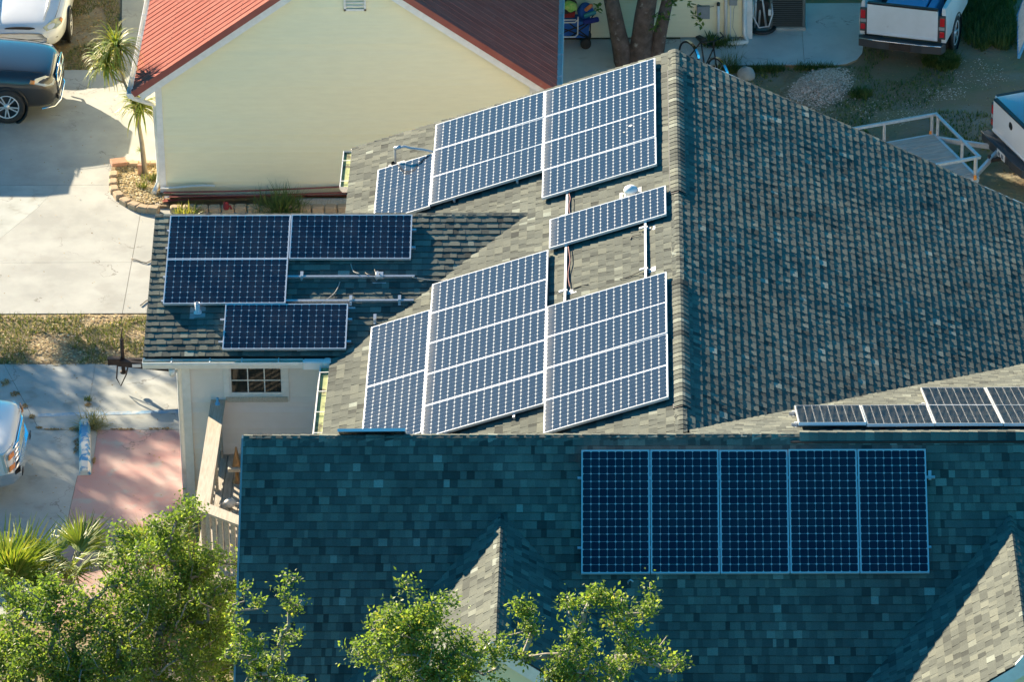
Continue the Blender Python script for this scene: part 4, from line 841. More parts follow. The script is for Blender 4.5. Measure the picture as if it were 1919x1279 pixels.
# ------------------------------------------------------------------ cream house at the back (shades the yard)
YBK = 11.93
bh = thing('back_house', 'cream sided back house with window, pipes and white corner trim behind the tree', 'house', (-1.2, YBK, 0))
bw = board_wall('back_wall', -6.0, 1.52, YBK, 0.03, 2.75, M['yellow'], bh, e=0.127, skip=(-1.02, -0.12, 0.88, 2.1))
mb = MB(); mb.box(1.50, 1.66, YBK - 0.04, YBK + 0.10, 0, 2.75); mb.build('corner_board', [M['white']], bh)
mb = MB(); mb.box(1.50, 1.62, YBK + 0.10, 24.0, 0, 2.75); mb.box(-6, 1.5, 23.9, 24, 0, 2.75); mb.box(-6, -5.9, YBK + 0.15, 23.9, 0, 2.75); mb.build('side_wall', [M['yellow']], bh)
mb = MB(); zr = 5.0; mb.prism([(-6.4, YBK - 0.5, 2.66), (2.1, YBK - 0.5, 2.66), (2.1, 24.4, 2.66), (-6.4, 24.4, 2.66)], (0, 0, 0.06))
for q in ([(-6.4, YBK - 0.5, 2.73), (2.1, YBK - 0.5, 2.73), (2.1, 18, zr), (-6.4, 18, zr)], [(2.1, 24.4, 2.73), (-6.4, 24.4, 2.73), (-6.4, 18, zr), (2.1, 18, zr)], [(2.1, YBK - 0.5, 2.73), (2.1, 24.4, 2.73), (2.1, 18, zr)], [(-6.4, 24.4, 2.73), (-6.4, YBK - 0.5, 2.73), (-6.4, 18, zr)]): mb.poly(q)
mb.build('roof', [M['greywood']], bh)
wb = MB()
for a_ in ((-1.02, -0.12, 0.88, 0.98), (-1.02, -0.12, 2.02, 2.12), (-1.02, -0.93, 0.98, 2.02), (-0.21, -0.12, 0.98, 2.02), (-0.595, -0.545, 0.98, 2.02)): wb.box(a_[0], a_[1], YBK - 0.04, YBK + 0.03, a_[2], a_[3])
wb = wb.build('window', [M['white']], bh)
for x0, x1 in ((-0.93, -0.595), (-0.545, -0.21)): mb = MB(); mb.box(x0, x1, YBK - 0.005, YBK + 0.01, 0.98, 2.02); mb.build('pane', [M['glass']], wb)
mb = MB(); p = aty(1318, 22, YBK - 0.06); mb.cbox(p.x - 0.13, p.x + 0.13, YBK - 0.10, YBK - 0.015, p.z - 0.14, p.z + 0.13, 0.008); mb.build('utility_box', [M['boxgrey']], bh)
mb = MB(); p = aty(1374, 6, YBK - 0.06); mb.cbox(p.x - 0.08, p.x + 0.08, YBK - 0.12, YBK - 0.015, p.z - 0.02, p.z + 0.20, 0.008); mb.build('meter_box', [M['boxgrey']], bh)
for x_, r_, zt_ in ((1346, 0.028, None), (1360, 0.034, 3), (1369, 0.012, None)):
    X = aty(x_, 40, YBK - 0.07).x; mb = MB(); mb.tube([(X, YBK - 0.07, 0.0), (X, YBK - 0.07, 2.6 if zt_ else 0.78)], r_, 10); mb.build('pipe', [M['pvc']], bh)
mb = MB(); X = aty(1346, 40, YBK - 0.07).x; mb.lathe((X, YBK - 0.07, 0.76), [(0.034, 0), (0.034, 0.05), (0.02, 0.07), (0, 0.07)], 12); mb.build('pipe_cap', [M['black']], bh)
X = aty(1395, 40, YBK - 0.1).x; mb = MB(); mb.tube([(X, YBK - 0.1, 2.7), (X, YBK - 0.1, 0.14), (X + 0.05, YBK - 0.22, 0.06), (X + 0.06, YBK - 0.30, 0.05), (X - 0.34, YBK - 0.36, 0.05)], 0.045, 8); mb.build('downspout', [M['gutter']], bh)
mb = MB(); mb.tube([(0.55, YBK - 0.05, 0.78), (0.72, YBK - 0.06, 0.70), (0.88, YBK - 0.06, 0.74)], 0.006, 5); mb.build('wire', [M['blackcable']], bh)
mb = MB(); mb.tube([(1.40, YBK - 0.05, 1.0), (1.28, YBK - 0.1, 0.7), (1.26, YBK - 0.14, 0.3), (1.36, YBK - 0.2, 0.08)], 0.006, 5); mb.build('wire', [M['cable']], bh)
# air conditioning unit right of the corner
ac = thing('air_conditioner', 'dark grey louvred air conditioner beside the white corner trim', 'air conditioner', (2.36, 12.62, 0))
mb = MB(); mb.cbox(2.0, 2.76, 12.28, 13.0, 0.0, 0.06, 0.01); mb.build('pad', [M['conc2']], ac)
mb = MB(); mb.box(2.05, 2.71, 12.33, 12.95, 0.06, 0.84); mb.build('coil', [M['interior']], ac)
for x_, y_ in ((2.05, 12.33), (2.71, 12.33), (2.05, 12.95), (2.71, 12.95)): mb = MB(); mb.cbox(x_ - 0.03, x_ + 0.03, y_ - 0.03, y_ + 0.03, 0.05, 0.86, 0.008); mb.build('corner_post', [M['acgrey']], ac)
for k in range(17):
    z = 0.09 + k * 0.044; mb = MB()
    mb.obox((2.38, 12.305, z), (0.30, 0, 0), (0, 0.014, -0.012), (0, 0.002, 0.003)); mb.obox((2.735, 12.64, z), (0, 0.28, 0), (-0.014, 0, 0.012), (0.002, 0, 0.003)); mb.build('louvre', [M['acgrey']], ac)
mb = MB(); mb.cbox(2.0, 2.76, 12.28, 13.0, 0.86, 0.92, 0.02); mb.lathe((2.38, 12.64, 0.92), [(0.30, 0), (0.30, 0.015), (0.05, 0.03)], 24); mb.build('lid', [M['acgrey']], ac)
rk = thing('equipment_rack', 'cluttered stand of pipes and a coiled hose between corner trim and air conditioner', 'rack', (1.86, 12.3, 0))
mb = MB(); mb.cbox(1.72, 2.0, 12.35, 12.7, 0.05, 0.62, 0.01); mb.build('box', [M['interior']], rk)
mb = MB(); mb.lathe((1.86, 12.28, 0.06), [(0.27, -0.03), (0.30, 0.0), (0.27, 0.04), (0.22, 0.04), (0.2, 0.0)], 22); mb.build('coiled_hose', [M['black']], rk)
for a_, b_ in (((1.72, 12.3, 0.05), (1.75, 12.4, 0.85)), ((1.80, 12.28, 0.1), (1.86, 12.5, 0.9)), ((1.95, 12.25, 0.1), (1.83, 12.45, 0.95))): mb = MB(); mb.tube([a_, b_], 0.022, 8); mb.build('pipe', [M['galv']], rk)
mb = MB(); mb.tube([(1.70, 12.3, 0.75), (1.68, 12.2, 0.35), (1.80, 12.12, 0.14), (2.0, 12.14, 0.16), (2.08, 12.22, 0.4), (2.06, 12.3, 0.6)], 0.016, 8); mb.build('hose', [M['galv']], rk)
mb = MB(); mb.cbox(1.99, 2.05, 12.25, 12.3, 0.35, 0.48, 0.005); mb.build('outlet_box', [M['pvc']], rk)
# ------------------------------------------------------------------ vehicles
def loft(secs):
    """secs: (y, [(x, z) half profile bottom centre -> top centre]); closed mirrored skin"""
    mb = MB(); k = len(secs[0][1]); rings = []
    for y, hp in secs: rings.append([(x, y, z) for x, z in hp] + [(-x, y, z) for x, z in hp[-2:0:-1]])
    n = len(rings[0]); V = [p for r_ in rings for p in r_]; F = []
    for i in range(len(rings) - 1):
        for j in range(n): j2 = (j + 1) % n; F.append((i*n+j, i*n+j2, (i+1)*n+j2, (i+1)*n+j))
    F.append(tuple(range(n))); F.append(tuple((len(rings)-1)*n + j for j in range(n - 1, -1, -1)))
    mb.mesh_in(V, F, sm=True); return mb
def skin(secs, y, t):
    """point on the cage at y, t = 0..k-1 along the half profile (negative x side if t < 0)"""
    s_ = sorted(secs, key=lambda q: q[0])
    for a_, b_ in zip(s_, s_[1:]):
        if a_[0] <= y <= b_[0]: break
    f = (y - a_[0]) / max(b_[0] - a_[0], 1e-6); f = min(max(f, 0), 1); sg = -1 if t < 0 else 1; t = abs(t); i = min(int(t), len(a_[1]) - 2); g = t - i
    P = lambda hp: (hp[i][0] + (hp[i+1][0] - hp[i][0]) * g, hp[i][1] + (hp[i+1][1] - hp[i][1]) * g)
    pa, pb = P(a_[1]), P(b_[1]); return Vector((sg * (pa[0] + (pb[0] - pa[0]) * f), y, pa[1] + (pb[1] - pa[1]) * f))
def patch(secs, outline, off=0.012, mid=None):
    """a lens or panel following the body: outline of (y, t) pairs"""
    P = [skin(secs, y, t) for y, t in outline]; c_ = sum(P, Vector()) / len(P); nrm = Vector((0, 0, 0))
    for i in range(len(P)): nrm += (P[i] - c_).cross(P[(i+1) % len(P)] - c_)
    nrm.normalize(); out = Vector((c_.x, c_.y * 0.6, c_.z - 0.3)); nrm = nrm if nrm.dot(out) > 0 else -nrm
    mb = MB(); Q = [p + nrm * off for p in P]; top_ = c_ + nrm * (off + 0.012); I = [p - nrm * 0.02 for p in P]
    for i in range(len(P)): j = (i+1) % len(P); mb.poly([Q[i], Q[j], top_], sm=True); mb.poly([I[i], I[j], Q[j], Q[i]])
    return mb
def wheel(parent, x, y, r_, w, side, spokes=10):
    """tyre and spoked rim; side = +1 faces +x"""
    ax = (side, 0, 0); c_ = Vector((x - side * w, y, r_))
    mb = MB(); mb.lathe(c_, [(r_ * 0.62, 0.0), (r_ * 0.95, 0.0), (r_, 0.02), (r_, w - 0.02), (r_ * 0.96, w), (r_ * 0.72, w + 0.004), (r_ * 0.68, w - 0.01)], 28, ax); ty = mb.build('wheel', [M['tyre']], parent, False)
    mb = MB(); mb.lathe(c_, [(0.0, w - 0.07), (r_ * 0.66, w - 0.07), (r_ * 0.68, w - 0.01)], 24, ax, 1); mb.lathe(c_, [(r_ * 0.63, w - 0.012), (r_ * 0.69, w + 0.001), (r_ * 0.70, w - 0.02)], 28, ax); mb.lathe(c_, [(0.055, w - 0.06), (0.06, w - 0.01), (0.0, w - 0.005)], 12, ax)
    for k in range(spokes):
        t = 2 * math.pi * k / spokes + (0.13 if k % 2 else -0.13); d = Vector((0, math.cos(t), math.sin(t))); mb.bar(c_ + Vector(ax) * (w - 0.022) + d * 0.05, c_ + Vector(ax) * (w - 0.016) + d * r_ * 0.66, 0.024, 0.02, ax)
    mb.build('rim', [M['alu'], M['black']], ty, False); return ty
def place(t, loc, rz): t.location = loc; t.rotation_euler = (0, 0, rz)
def P_(mb, name, mat, parent, bev=0.0, sub=0):
    o = mb.build(name, [M[mat]] if isinstance(mat, str) else [M[m_] for m_ in mat], parent, False)
    if bev: bevel(o, bev)
    if sub: subsurf(o, sub)
    return o
# --- dark grey crossover at the left edge, nose to the right
suv = thing('parked_crossover', 'dark grey crossover parked on the concrete drive, nose pointing right', 'car')
def hp(w, zb, zt, cr=0.04): return [(0, zb), (w * 0.74, zb), (w * 0.94, zb + 0.07), (w * 0.985, zb + (zt - zb) * 0.33), (w, zb + (zt - zb) * 0.62), (w * 0.955, zt - 0.10), (w * 0.80, zt), (w * 0.42, zt + cr * 0.8), (0, zt + cr)]
SV = [(2.46, hp(0.52, 0.34, 0.76, 0.02)), (2.40, hp(0.70, 0.27, 0.88, 0.03)), (2.28, hp(0.82, 0.24, 0.96)), (2.05, hp(0.885, 0.23, 1.01)), (1.6, hp(0.912, 0.24, 1.06, 0.05)), (1.05, hp(0.918, 0.25, 1.11, 0.06)), (0.3, hp(0.92, 0.25, 1.12, 0.06)), (-1.8, hp(0.92, 0.26, 1.14, 0.05)), (-2.3, hp(0.88, 0.3, 1.10, 0.04)), (-2.42, hp(0.78, 0.36, 1.0, 0.02))]
P_(loft(SV), 'body', 'greycar', suv, sub=2)
CB = [(1.10, [(0, 1.05), (0.80, 1.05), (0.82, 1.08), (0.80, 1.12), (0.5, 1.15), (0, 1.16)]), (0.25, [(0, 1.05), (0.86, 1.05), (0.86, 1.15), (0.74, 1.52), (0.5, 1.58), (0, 1.60)]), (-0.3, [(0, 1.05), (0.86, 1.05), (0.86, 1.15), (0.72, 1.60), (0.5, 1.66), (0, 1.68)]), (-1.8, [(0, 1.05), (0.86, 1.05), (0.86, 1.15), (0.70, 1.58), (0.5, 1.64), (0, 1.66)]), (-2.35, [(0, 1.05), (0.80, 1.05), (0.80, 1.15), (0.66, 1.45), (0.5, 1.5), (0, 1.52)])]
P_(loft(CB), 'cabin_glass', 'glass', suv, sub=1)
mb = MB(); mb.prism([(0.70, 0.2, 1.585), (0.72, -0.4, 1.635), (0.70, -1.8, 1.625), (-0.70, -1.8, 1.625), (-0.72, -0.4, 1.635), (-0.70, 0.2, 1.585)], (0, 0, 0.05)); P_(mb, 'roof', 'greycar', suv, 0.02)
for sg in (-1, 1):
    mb = MB(); mb.tube([(sg * 0.83, 1.06, 1.12), (sg * 0.77, 0.62, 1.36), (sg * 0.71, 0.2, 1.58)], 0.035, 6); P_(mb, 'windscreen_pillar', 'greycar', suv)
    P_(patch(SV, [(2.42, sg * 5.6), (2.40, sg * 4.6), (2.24, sg * 4.35), (2.02, sg * 4.6), (2.06, sg * 5.15), (2.25, sg * 5.7)]), 'headlight', 'lens', suv)
    P_(patch(SV, [(2.06, sg * 4.95), (2.05, sg * 4.55), (1.95, sg * 4.6), (1.97, sg * 4.95)], 0.016), 'indicator', 'amber', suv)
    for y_ in (1.48, -1.42):
        mb = MB(); mb.lathe((sg * 0.845, y_, 0.36), [(0.0, 0.0), (0.42, 0.0), (0.43, 0.075), (0.40, 0.082), (0.39, 0.03)], 26, (sg, 0, 0)); P_(mb, 'wheel_arch', 'black', suv)
        wheel(suv, sg * 0.935, y_, 0.36, 0.22, sg)
    mb = MB(); mb.tube([skin(SV, y_, sg * 6.0) + Vector((0, 0, 0.006)) for y_ in (2.2, 1.9, 1.5, 1.08)], 0.006, 5); P_(mb, 'bonnet_seam', 'black', suv)
mb = MB(); mb.prism([(-0.50, 2.452, 0.58), (0.50, 2.452, 0.58), (0.46, 2.44, 0.86), (-0.46, 2.44, 0.86)], (0, 0.03, 0)); gr = P_(mb, 'grille', 'black', suv)
mb = MB()
for a_, b_ in (((-0.52, 2.475, 0.57), (0.52, 2.475, 0.57)), ((-0.48, 2.45, 0.875), (0.48, 2.45, 0.875)), ((-0.52, 2.475, 0.57), (-0.48, 2.45, 0.875)), ((0.52, 2.475, 0.57), (0.48, 2.45, 0.875)), ((-0.5, 2.475, 0.72), (0.5, 2.475, 0.72)), ((0, 2.48, 0.57), (0, 2.465, 0.875))): mb.tube([a_, b_], 0.022, 8)
P_(mb, 'chrome_cross', 'chrome', gr)
mb = MB(); mb.prism([(-0.55, 2.44, 0.36), (0.55, 2.44, 0.36), (0.60, 2.44, 0.48), (-0.60, 2.44, 0.48)], (0, 0.035, 0)); P_(mb, 'air_intake', 'black', suv)
mb = MB(); mb.tube([(-0.86, 2.16, 0.29), (-0.7, 2.40, 0.27), (-0.4, 2.49, 0.27), (0.4, 2.49, 0.27), (0.7, 2.40, 0.27), (0.86, 2.16, 0.29)], 0.022, 8); P_(mb, 'chin_strip', 'chrome', suv)
for k in (-1, 1): mb = MB(); mb.tube([(k * 0.1, 1.14, 1.19), (k * 0.1 + 0.25, 1.02, 1.22), (k * 0.1 + 0.6, 0.9, 1.27)], 0.012, 5); P_(mb, 'wiper', 'black', suv)
place(suv, (-14.55, 9.05, 0), -math.pi / 2)
# --- white saloon behind it, nose towards us
sed = thing('parked_saloon', 'white saloon with yellowed headlamp parked on the dry grass, nose towards us', 'car')
SD = [(2.50, hp(0.55, 0.33, 0.58, 0.01)), (2.44, hp(0.70, 0.25, 0.68, 0.02)), (2.30, hp(0.80, 0.22, 0.74, 0.03)), (2.0, hp(0.88, 0.21, 0.80, 0.05)), (1.4, hp(0.92, 0.21, 0.90, 0.07)), (0.95, hp(0.925, 0.22, 0.95, 0.07)), (0, hp(0.925, 0.22, 0.97, 0.05)), (-1.7, hp(0.92, 0.24, 0.98, 0.04)), (-2.3, hp(0.86, 0.28, 0.92, 0.03)), (-2.5, hp(0.75, 0.34, 0.8, 0.02))]
P_(loft(SD), 'body', 'whitecar', sed, sub=2)
CB = [(1.15, [(0, 0.9), (0.74, 0.9), (0.77, 0.94), (0.74, 0.98), (0.45, 1.01), (0, 1.03)]), (0.2, [(0, 0.9), (0.82, 0.9), (0.82, 1.0), (0.66, 1.30), (0.45, 1.36), (0, 1.38)]), (-0.9, [(0, 0.9), (0.82, 0.9), (0.82, 1.0), (0.64, 1.34), (0.45, 1.38), (0, 1.40)]), (-2.0, [(0, 0.9), (0.76, 0.9), (0.76, 0.96), (0.6, 1.0), (0.4, 1.04), (0, 1.06)])]
P_(loft(CB), 'cabin_glass', 'glass', sed, sub=1)
mb = MB(); mb.prism([(0.64, 0.15, 1.375), (0.62, -0.95, 1.395), (-0.62, -0.95, 1.395), (-0.64, 0.15, 1.375)], (0, 0, 0.035)); P_(mb, 'roof', 'whitecar', sed, 0.015)
for sg in (-1, 1):
    P_(patch(SD, [(2.43, sg * 6.35), (2.46, sg * 5.75), (2.33, sg * 5.1), (2.16, sg * 4.75), (2.04, sg * 5.0), (2.05, sg * 5.45), (2.20, sg * 6.0)], 0.010), 'headlight', 'lensyellow', sed)
    P_(patch(SD, [(2.13, sg * 4.85), (2.03, sg * 5.0), (2.03, sg * 5.4), (2.12, sg * 5.35)], 0.016), 'indicator', 'amber', sed)
    for y_ in (1.50, -1.28):
        mb = MB(); mb.lathe((sg * 0.86, y_, 0.33), [(0.0, 0.0), (0.375, 0.0), (0.385, 0.065), (0.36, 0.07), (0.35, 0.03)], 24, (sg, 0, 0)); P_(mb, 'wheel_arch', 'black', sed)
        wheel(sed, sg * 0.935, y_, 0.32, 0.20, sg)
    mb = MB(); mb.tube([skin(SD, y_, sg * 5.9) + Vector((0, 0, 0.004)) for y_ in (2.15, 1.8, 1.4, 1.0)], 0.005, 5); P_(mb, 'bonnet_seam', 'darkgrey', sed)
    mb = MB(); mb.tube([skin(SD, y_, sg * 6.6) + Vector((0, 0, 0.012)) for y_ in (2.25, 1.8, 1.3, 1.0)], [0.01, 0.03, 0.035, 0.03], 6); P_(mb, 'bonnet_crease', 'whitecar', sed)
    mb = MB(); mb.lathe((sg * 0.24 - 0.1, 1.22, 1.0), [(0.022, 0.0), (0.022, 0.02), (0, 0.022)], 8); P_(mb, 'washer_jet', 'darkgrey', sed)
mb = MB(); mb.prism([(0.31 * math.cos(k * math.pi / 12), 2.425 - 0.02 * math.cos(k * math.pi / 12) ** 2, 0.655 + 0.05 * math.sin(k * math.pi / 12)) for k in range(24)], (0, 0.045, 0.016)); P_(mb, 'grille', 'black', sed)
mb = MB(); mb.tube([(-0.75, 2.38, 0.46), (-0.45, 2.50, 0.45), (0.45, 2.50, 0.45), (0.75, 2.38, 0.46)], 0.008, 5); P_(mb, 'bumper_seam', 'darkgrey', sed)
mb = MB(); mb.prism([(-0.70, 1.12, 1.015), (0.70, 1.12, 1.015), (0.72, 1.26, 0.985), (-0.72, 1.26, 0.985)], (0, 0, 0.012)); P_(mb, 'cowl', 'black', sed)
place(sed, (-13.10, 13.55, 0), math.pi)
# --- pickups: open bed seen from behind, or the front end
def pickup(name, label, paint, W=1.88, chrome='chrome'):
    t = thing(name, label, 'pickup truck'); w = W / 2; zb, zt = 0.56, 1.30
    for sg in (-1, 1):
        prof = [(w - 0.075, zb), (w - 0.01, zb), (w + 0.01, zb + 0.30), (w, zb + 0.45), (w - 0.035, zt - 0.03), (w - 0.05, zt), (w - 0.105, zt), (w - 0.105, zb)]
        mb = MB(); mb.prism([(sg * x, 0.06, z) for x, z in (prof if sg < 0 else prof[::-1])], (0, 2.0, 0)); P_(mb, 'bed_side', paint, t, 0.012)
        mb = MB(); mb.prism([(sg * (w - 0.02), 0.045, 1.16), (sg * (w - 0.16), 0.045, 1.16), (sg * (w - 0.16), 0.045, 0.66), (sg * (w - 0.02), 0.045, 0.66)], (0, -0.045, 0)); lm = P_(mb, 'tail_lamp', 'darkgrey', t, 0.008)
        for za, zb_ in ((0.70, 0.82), (0.94, 1.12)): mb = MB(); mb.box(min(sg * (w - 0.035), sg * (w - 0.13)), max(sg * (w - 0.035), sg * (w - 0.13)), -0.006, 0.01, za, zb_); P_(mb, 'lens', 'redlens', lm, 0.006)
        mb = MB(); mb.box(min(sg * (w - 0.03), sg * (w - 0.15)), max(sg * (w - 0.03), sg * (w - 0.15)), -0.010, 0.0, 0.86, 0.93); P_(mb, 'reverse_lamp', 'boxgrey', t)
        mb = MB(); mb.lathe((sg * (w - 0.06), 1.0, 0.37), [(0, 0), (0.42, 0), (0.43, 0.075), (0.40, 0.08)], 24, (sg, 0, 0)); P_(mb, 'wheel_arch', 'black', t)
        wheel(t, sg * (w - 0.0), 1.0, 0.37, 0.24, sg, 6); wheel(t, sg * (w - 0.0), 4.3, 0.37, 0.24, sg, 6)
        mb = MB(); mb.box(sg * w * 0.93 - 0.04, sg * w * 0.93 + 0.04, 0.08, 2.05, zt, zt + 0.012); P_(mb, 'rail_cap', 'black' if paint == 'whitecar' else paint, t)
    mb = MB(); mb.box(-w + 0.1, w - 0.1, 0.06, 2.05, 0.58, 0.62); mb.box(-w + 0.1, w - 0.1, 2.02, 2.06, 0.6, zt); P_(mb, 'bed_floor', 'darkgrey' if paint != 'whitecar' else paint, t)
    tg = MB(); tg.prism([(-w + 0.17, 0.02, 0.62), (w - 0.17, 0.02, 0.62), (w - 0.17, 0.02, 1.27), (-w + 0.17, 0.02, 1.27)], (0, -0.05, 0)); tg = P_(tg, 'tailgate', paint, t, 0.014)
    mb = MB(); mb.box(-w + 0.17, w - 0.17, -0.034, 0.05, 1.275, 1.31); P_(mb, 'tailgate_cap', 'black', tg)
    mb = MB(); mb.prism([(-w + 0.18, -0.034, 0.69), (w - 0.18, -0.034, 0.69), (w - 0.18, -0.050, 0.66), (-w + 0.18, -0.050, 0.66)], (0, 0.01, -0.035)); P_(mb, 'tailgate_lip', paint, tg)
    if paint == 'whitecar':
        mb = MB(); mb.lathe((0.0, -0.032, 1.08), [(0.0, 0.004), (0.075, 0.004), (0.082, 0.0)], 18, (0, -1, 0)); mb.box(-0.05, 0.05, -0.046, -0.034, 1.05, 1.075); P_(mb, 'tailgate_handle', 'black', tg)
    bm = MB(); bm.prism([(-w, 0.0, 0.40), (-w + 0.05, -0.20, 0.42), (-0.45, -0.24, 0.42), (-0.30, -0.20, 0.40), (0.30, -0.20, 0.40), (0.45, -0.24, 0.42), (w - 0.05, -0.20, 0.42), (w, 0.0, 0.40)], (0, 0, 0.17)); bm = P_(bm, 'rear_bumper', 'darkgrey', t, 0.012)
    mb = MB(); mb.tube([(-w + 0.05, -0.21, 0.595), (-0.45, -0.25, 0.595), (-0.30, -0.21, 0.575), (0.30, -0.21, 0.575), (0.45, -0.25, 0.595), (w - 0.05, -0.21, 0.595)], 0.012, 6); P_(mb, 'bumper_trim', chrome, bm)
    # cab
    CBN = [(2.1, [(0, 0.5), (w * 0.96, 0.5), (w, 0.9), (w * 0.97, 1.25), (w * 0.80, 1.78), (w * 0.5, 1.84), (0, 1.85)]), (3.3, [(0, 0.5), (w * 0.96, 0.5), (w, 0.9), (w * 0.97, 1.25), (w * 0.80, 1.76), (w * 0.5, 1.83), (0, 1.84)]), (4.0, [(0, 0.5), (w * 0.96, 0.5), (w, 0.9), (w * 0.97, 1.18), (w * 0.85, 1.22), (w * 0.5, 1.26), (0, 1.27)]), (5.3, [(0, 0.5), (w * 0.9, 0.5), (w * 0.95, 0.9), (w * 0.93, 1.08), (w * 0.80, 1.14), (w * 0.5, 1.17), (0, 1.18)])]
    P_(loft(CBN), 'cab', paint, t, sub=1)
    mb = MB(); mb.prism([(-w * 0.72, 2.09, 1.32), (w * 0.72, 2.09, 1.32), (w * 0.66, 2.13, 1.70), (-w * 0.66, 2.13, 1.70)], (0, -0.02, 0)); P_(mb, 'rear_window', 'glass', t)
    return t
t1 = pickup('parked_pickup', 'old white pickup with rusty rear bumper and blue load, tailgate towards us', 'oldwhite', 1.78)
mb = MB(); mb.box(-0.22, 0.22, -0.222, -0.205, 0.42, 0.57); P_(mb, 'plate_recess', 'rust', t1)
place(t1, (4.62, 10.62, 0), -0.275)
ld = thing('plastic_crate', 'light blue crate lying in the bed of the old white pickup', 'crate', (0, 0, 0))
mb = MB(); mb.cbox(-0.45, 0.30, 0.55, 1.6, 0.63, 1.02, 0.02); P_(mb, 'tub', 'skyblue', ld); mb = MB(); mb.cbox(-0.48, 0.33, 0.52, 1.63, 1.02, 1.06, 0.015); P_(mb, 'lid', 'skyblue', ld); mb = MB(); mb.cbox(0.36, 0.52, 0.5, 1.5, 0.63, 1.04, 0.02); P_(mb, 'side_bin', 'skyblue', ld)
place(ld, t1.location, -0.275)
t2 = pickup('towing_pickup', 'white pickup hitched to the wooden trailer, black capped tailgate', 'whitecar', 1.92, 'darkgrey')
mb = MB(); mb.box(-0.17, 0.17, -0.225, -0.208, 0.42, 0.575); pl = P_(mb, 'number_plate', 'plate', t2)
for k, x_ in enumerate((-0.11, -0.055, 0.035, 0.085)): mb = MB(); mb.box(x_, x_ + 0.03, -0.229, -0.2255, 0.455, 0.535); P_(mb, 'plate_mark', 'plateink', pl)
mb = MB(); mb.bar((0, -0.2, 0.42), (0, -0.5, 0.42), 0.06, 0.06); mb.lathe((0, -0.46, 0.45), [(0.02, 0), (0.02, 0.04), (0.035, 0.06), (0.035, 0.08), (0, 0.095)], 12); P_(mb, 'tow_ball', 'rust', t2)
hd = math.atan2(0.36, 0.93)
place(t2, (6.47, 5.62, 0), hd - math.pi / 2)
rt = thing('red_tripod_frame', 'red folding frame lying in the bed of the towing pickup', 'frame'); mb = MB()
for a_, b_ in (((0.05, 0.5, 0.64), (0.12, 0.75, 1.02)), ((0.45, 0.55, 0.64), (0.12, 0.75, 1.02)), ((0.15, 1.1, 0.64), (0.12, 0.75, 1.02)), ((0.05, 0.5, 0.66), (0.45, 0.55, 0.66)), ((0.3, 0.3, 0.66), (0.7, 0.4, 0.70)), ((0.3, 0.36, 0.66), (0.7, 0.46, 0.74)), ((0.32, 0.2, 0.66), (0.72, 0.3, 0.72))): mb.tube([a_, b_], 0.012, 6)
P_(mb, 'legs', 'redplastic', rt); place(rt, t2.location, hd - math.pi / 2)
# --- pickup front at the lower left edge
t3 = thing('chrome_nosed_pickup', 'silver white pickup with chrome grille at the lower left edge', 'pickup truck')
def hq(w, zb, zt, cr): return [(0, zb), (w * 0.9, zb), (w, zb + 0.08), (w, (zb + zt) / 2), (w * 0.99, zt - 0.12), (w * 0.90, zt - 0.01), (w * 0.45, zt + cr), (0, zt + cr)]
TR = [(2.86, hq(0.80, 0.62, 0.98, 0.02)), (2.80, hq(0.93, 0.50, 1.08, 0.03)), (2.6, hq(0.985, 0.48, 1.14, 0.05)), (2.0, hq(1.0, 0.48, 1.18, 0.06)), (1.3, hq(1.0, 0.48, 1.22, 0.06)), (-2.8, hq(1.0, 0.5, 1.24, 0.04))]
P_(loft(TR), 'body', 'whitecar', t3, sub=2)
mb = MB(); mb.prism([(-0.62, 2.84, 0.66), (0.62, 2.84, 0.66), (0.62, 2.80, 1.04), (-0.62, 2.80, 1.04)], (0, 0.03, 0)); gr = P_(mb, 'grille', 'black', t3)
for z_ in (0.71, 0.80, 0.89, 0.98): mb = MB(); mb.tube([(-0.66, 2.84, z_), (-0.4, 2.895, z_), (0.4, 2.895, z_), (0.66, 2.84, z_)], 0.030, 8); P_(mb, 'grille_bar', 'chrome', gr)
for sg in (-1, 1):
    mb = MB(); mb.prism([(sg * 0.66, 2.82, 0.68), (sg * 0.95, 2.72, 0.68), (sg * 0.96, 2.66, 1.04), (sg * 0.66, 2.78, 1.06)], (0, 0.05, 0)); hl = P_(mb, 'headlight', 'lens', t3, 0.01)
    for z_ in (0.74, 0.97): mb = MB(); mb.prism([(sg * 0.76, 2.855, z_ - 0.05), (sg * 0.93, 2.79, z_ - 0.05), (sg * 0.93, 2.79, z_ + 0.05), (sg * 0.76, 2.855, z_ + 0.05)], (0, 0.02, 0)); P_(mb, 'indicator', 'amber', hl)
    wheel(t3, sg * 1.01, 1.9, 0.39, 0.26, sg, 6); wheel(t3, sg * 1.01, -1.7, 0.39, 0.26, sg, 6)
    mb = MB(); mb.lathe((sg * 0.93, 1.9, 0.39), [(0, 0), (0.45, 0), (0.46, 0.08), (0.43, 0.09)], 24, (sg, 0, 0)); P_(mb, 'wheel_arch', 'black', t3)
    mb = MB(); mb.box(sg * 0.62 - 0.07, sg * 0.62 + 0.07, 2.975, 2.99, 0.49, 0.60); P_(mb, 'fog_lamp', 'black', t3)
mb = MB(); mb.prism([(-1.0, 2.62, 0.44), (-0.88, 2.86, 0.44), (-0.5, 2.97, 0.44), (0.5, 2.97, 0.44), (0.88, 2.86, 0.44), (1.0, 2.62, 0.44), (0.8, 2.62, 0.44), (-0.8, 2.62, 0.44)], (0, 0, 0.21)); P_(mb, 'front_bumper', 'chrome', t3, 0.03)
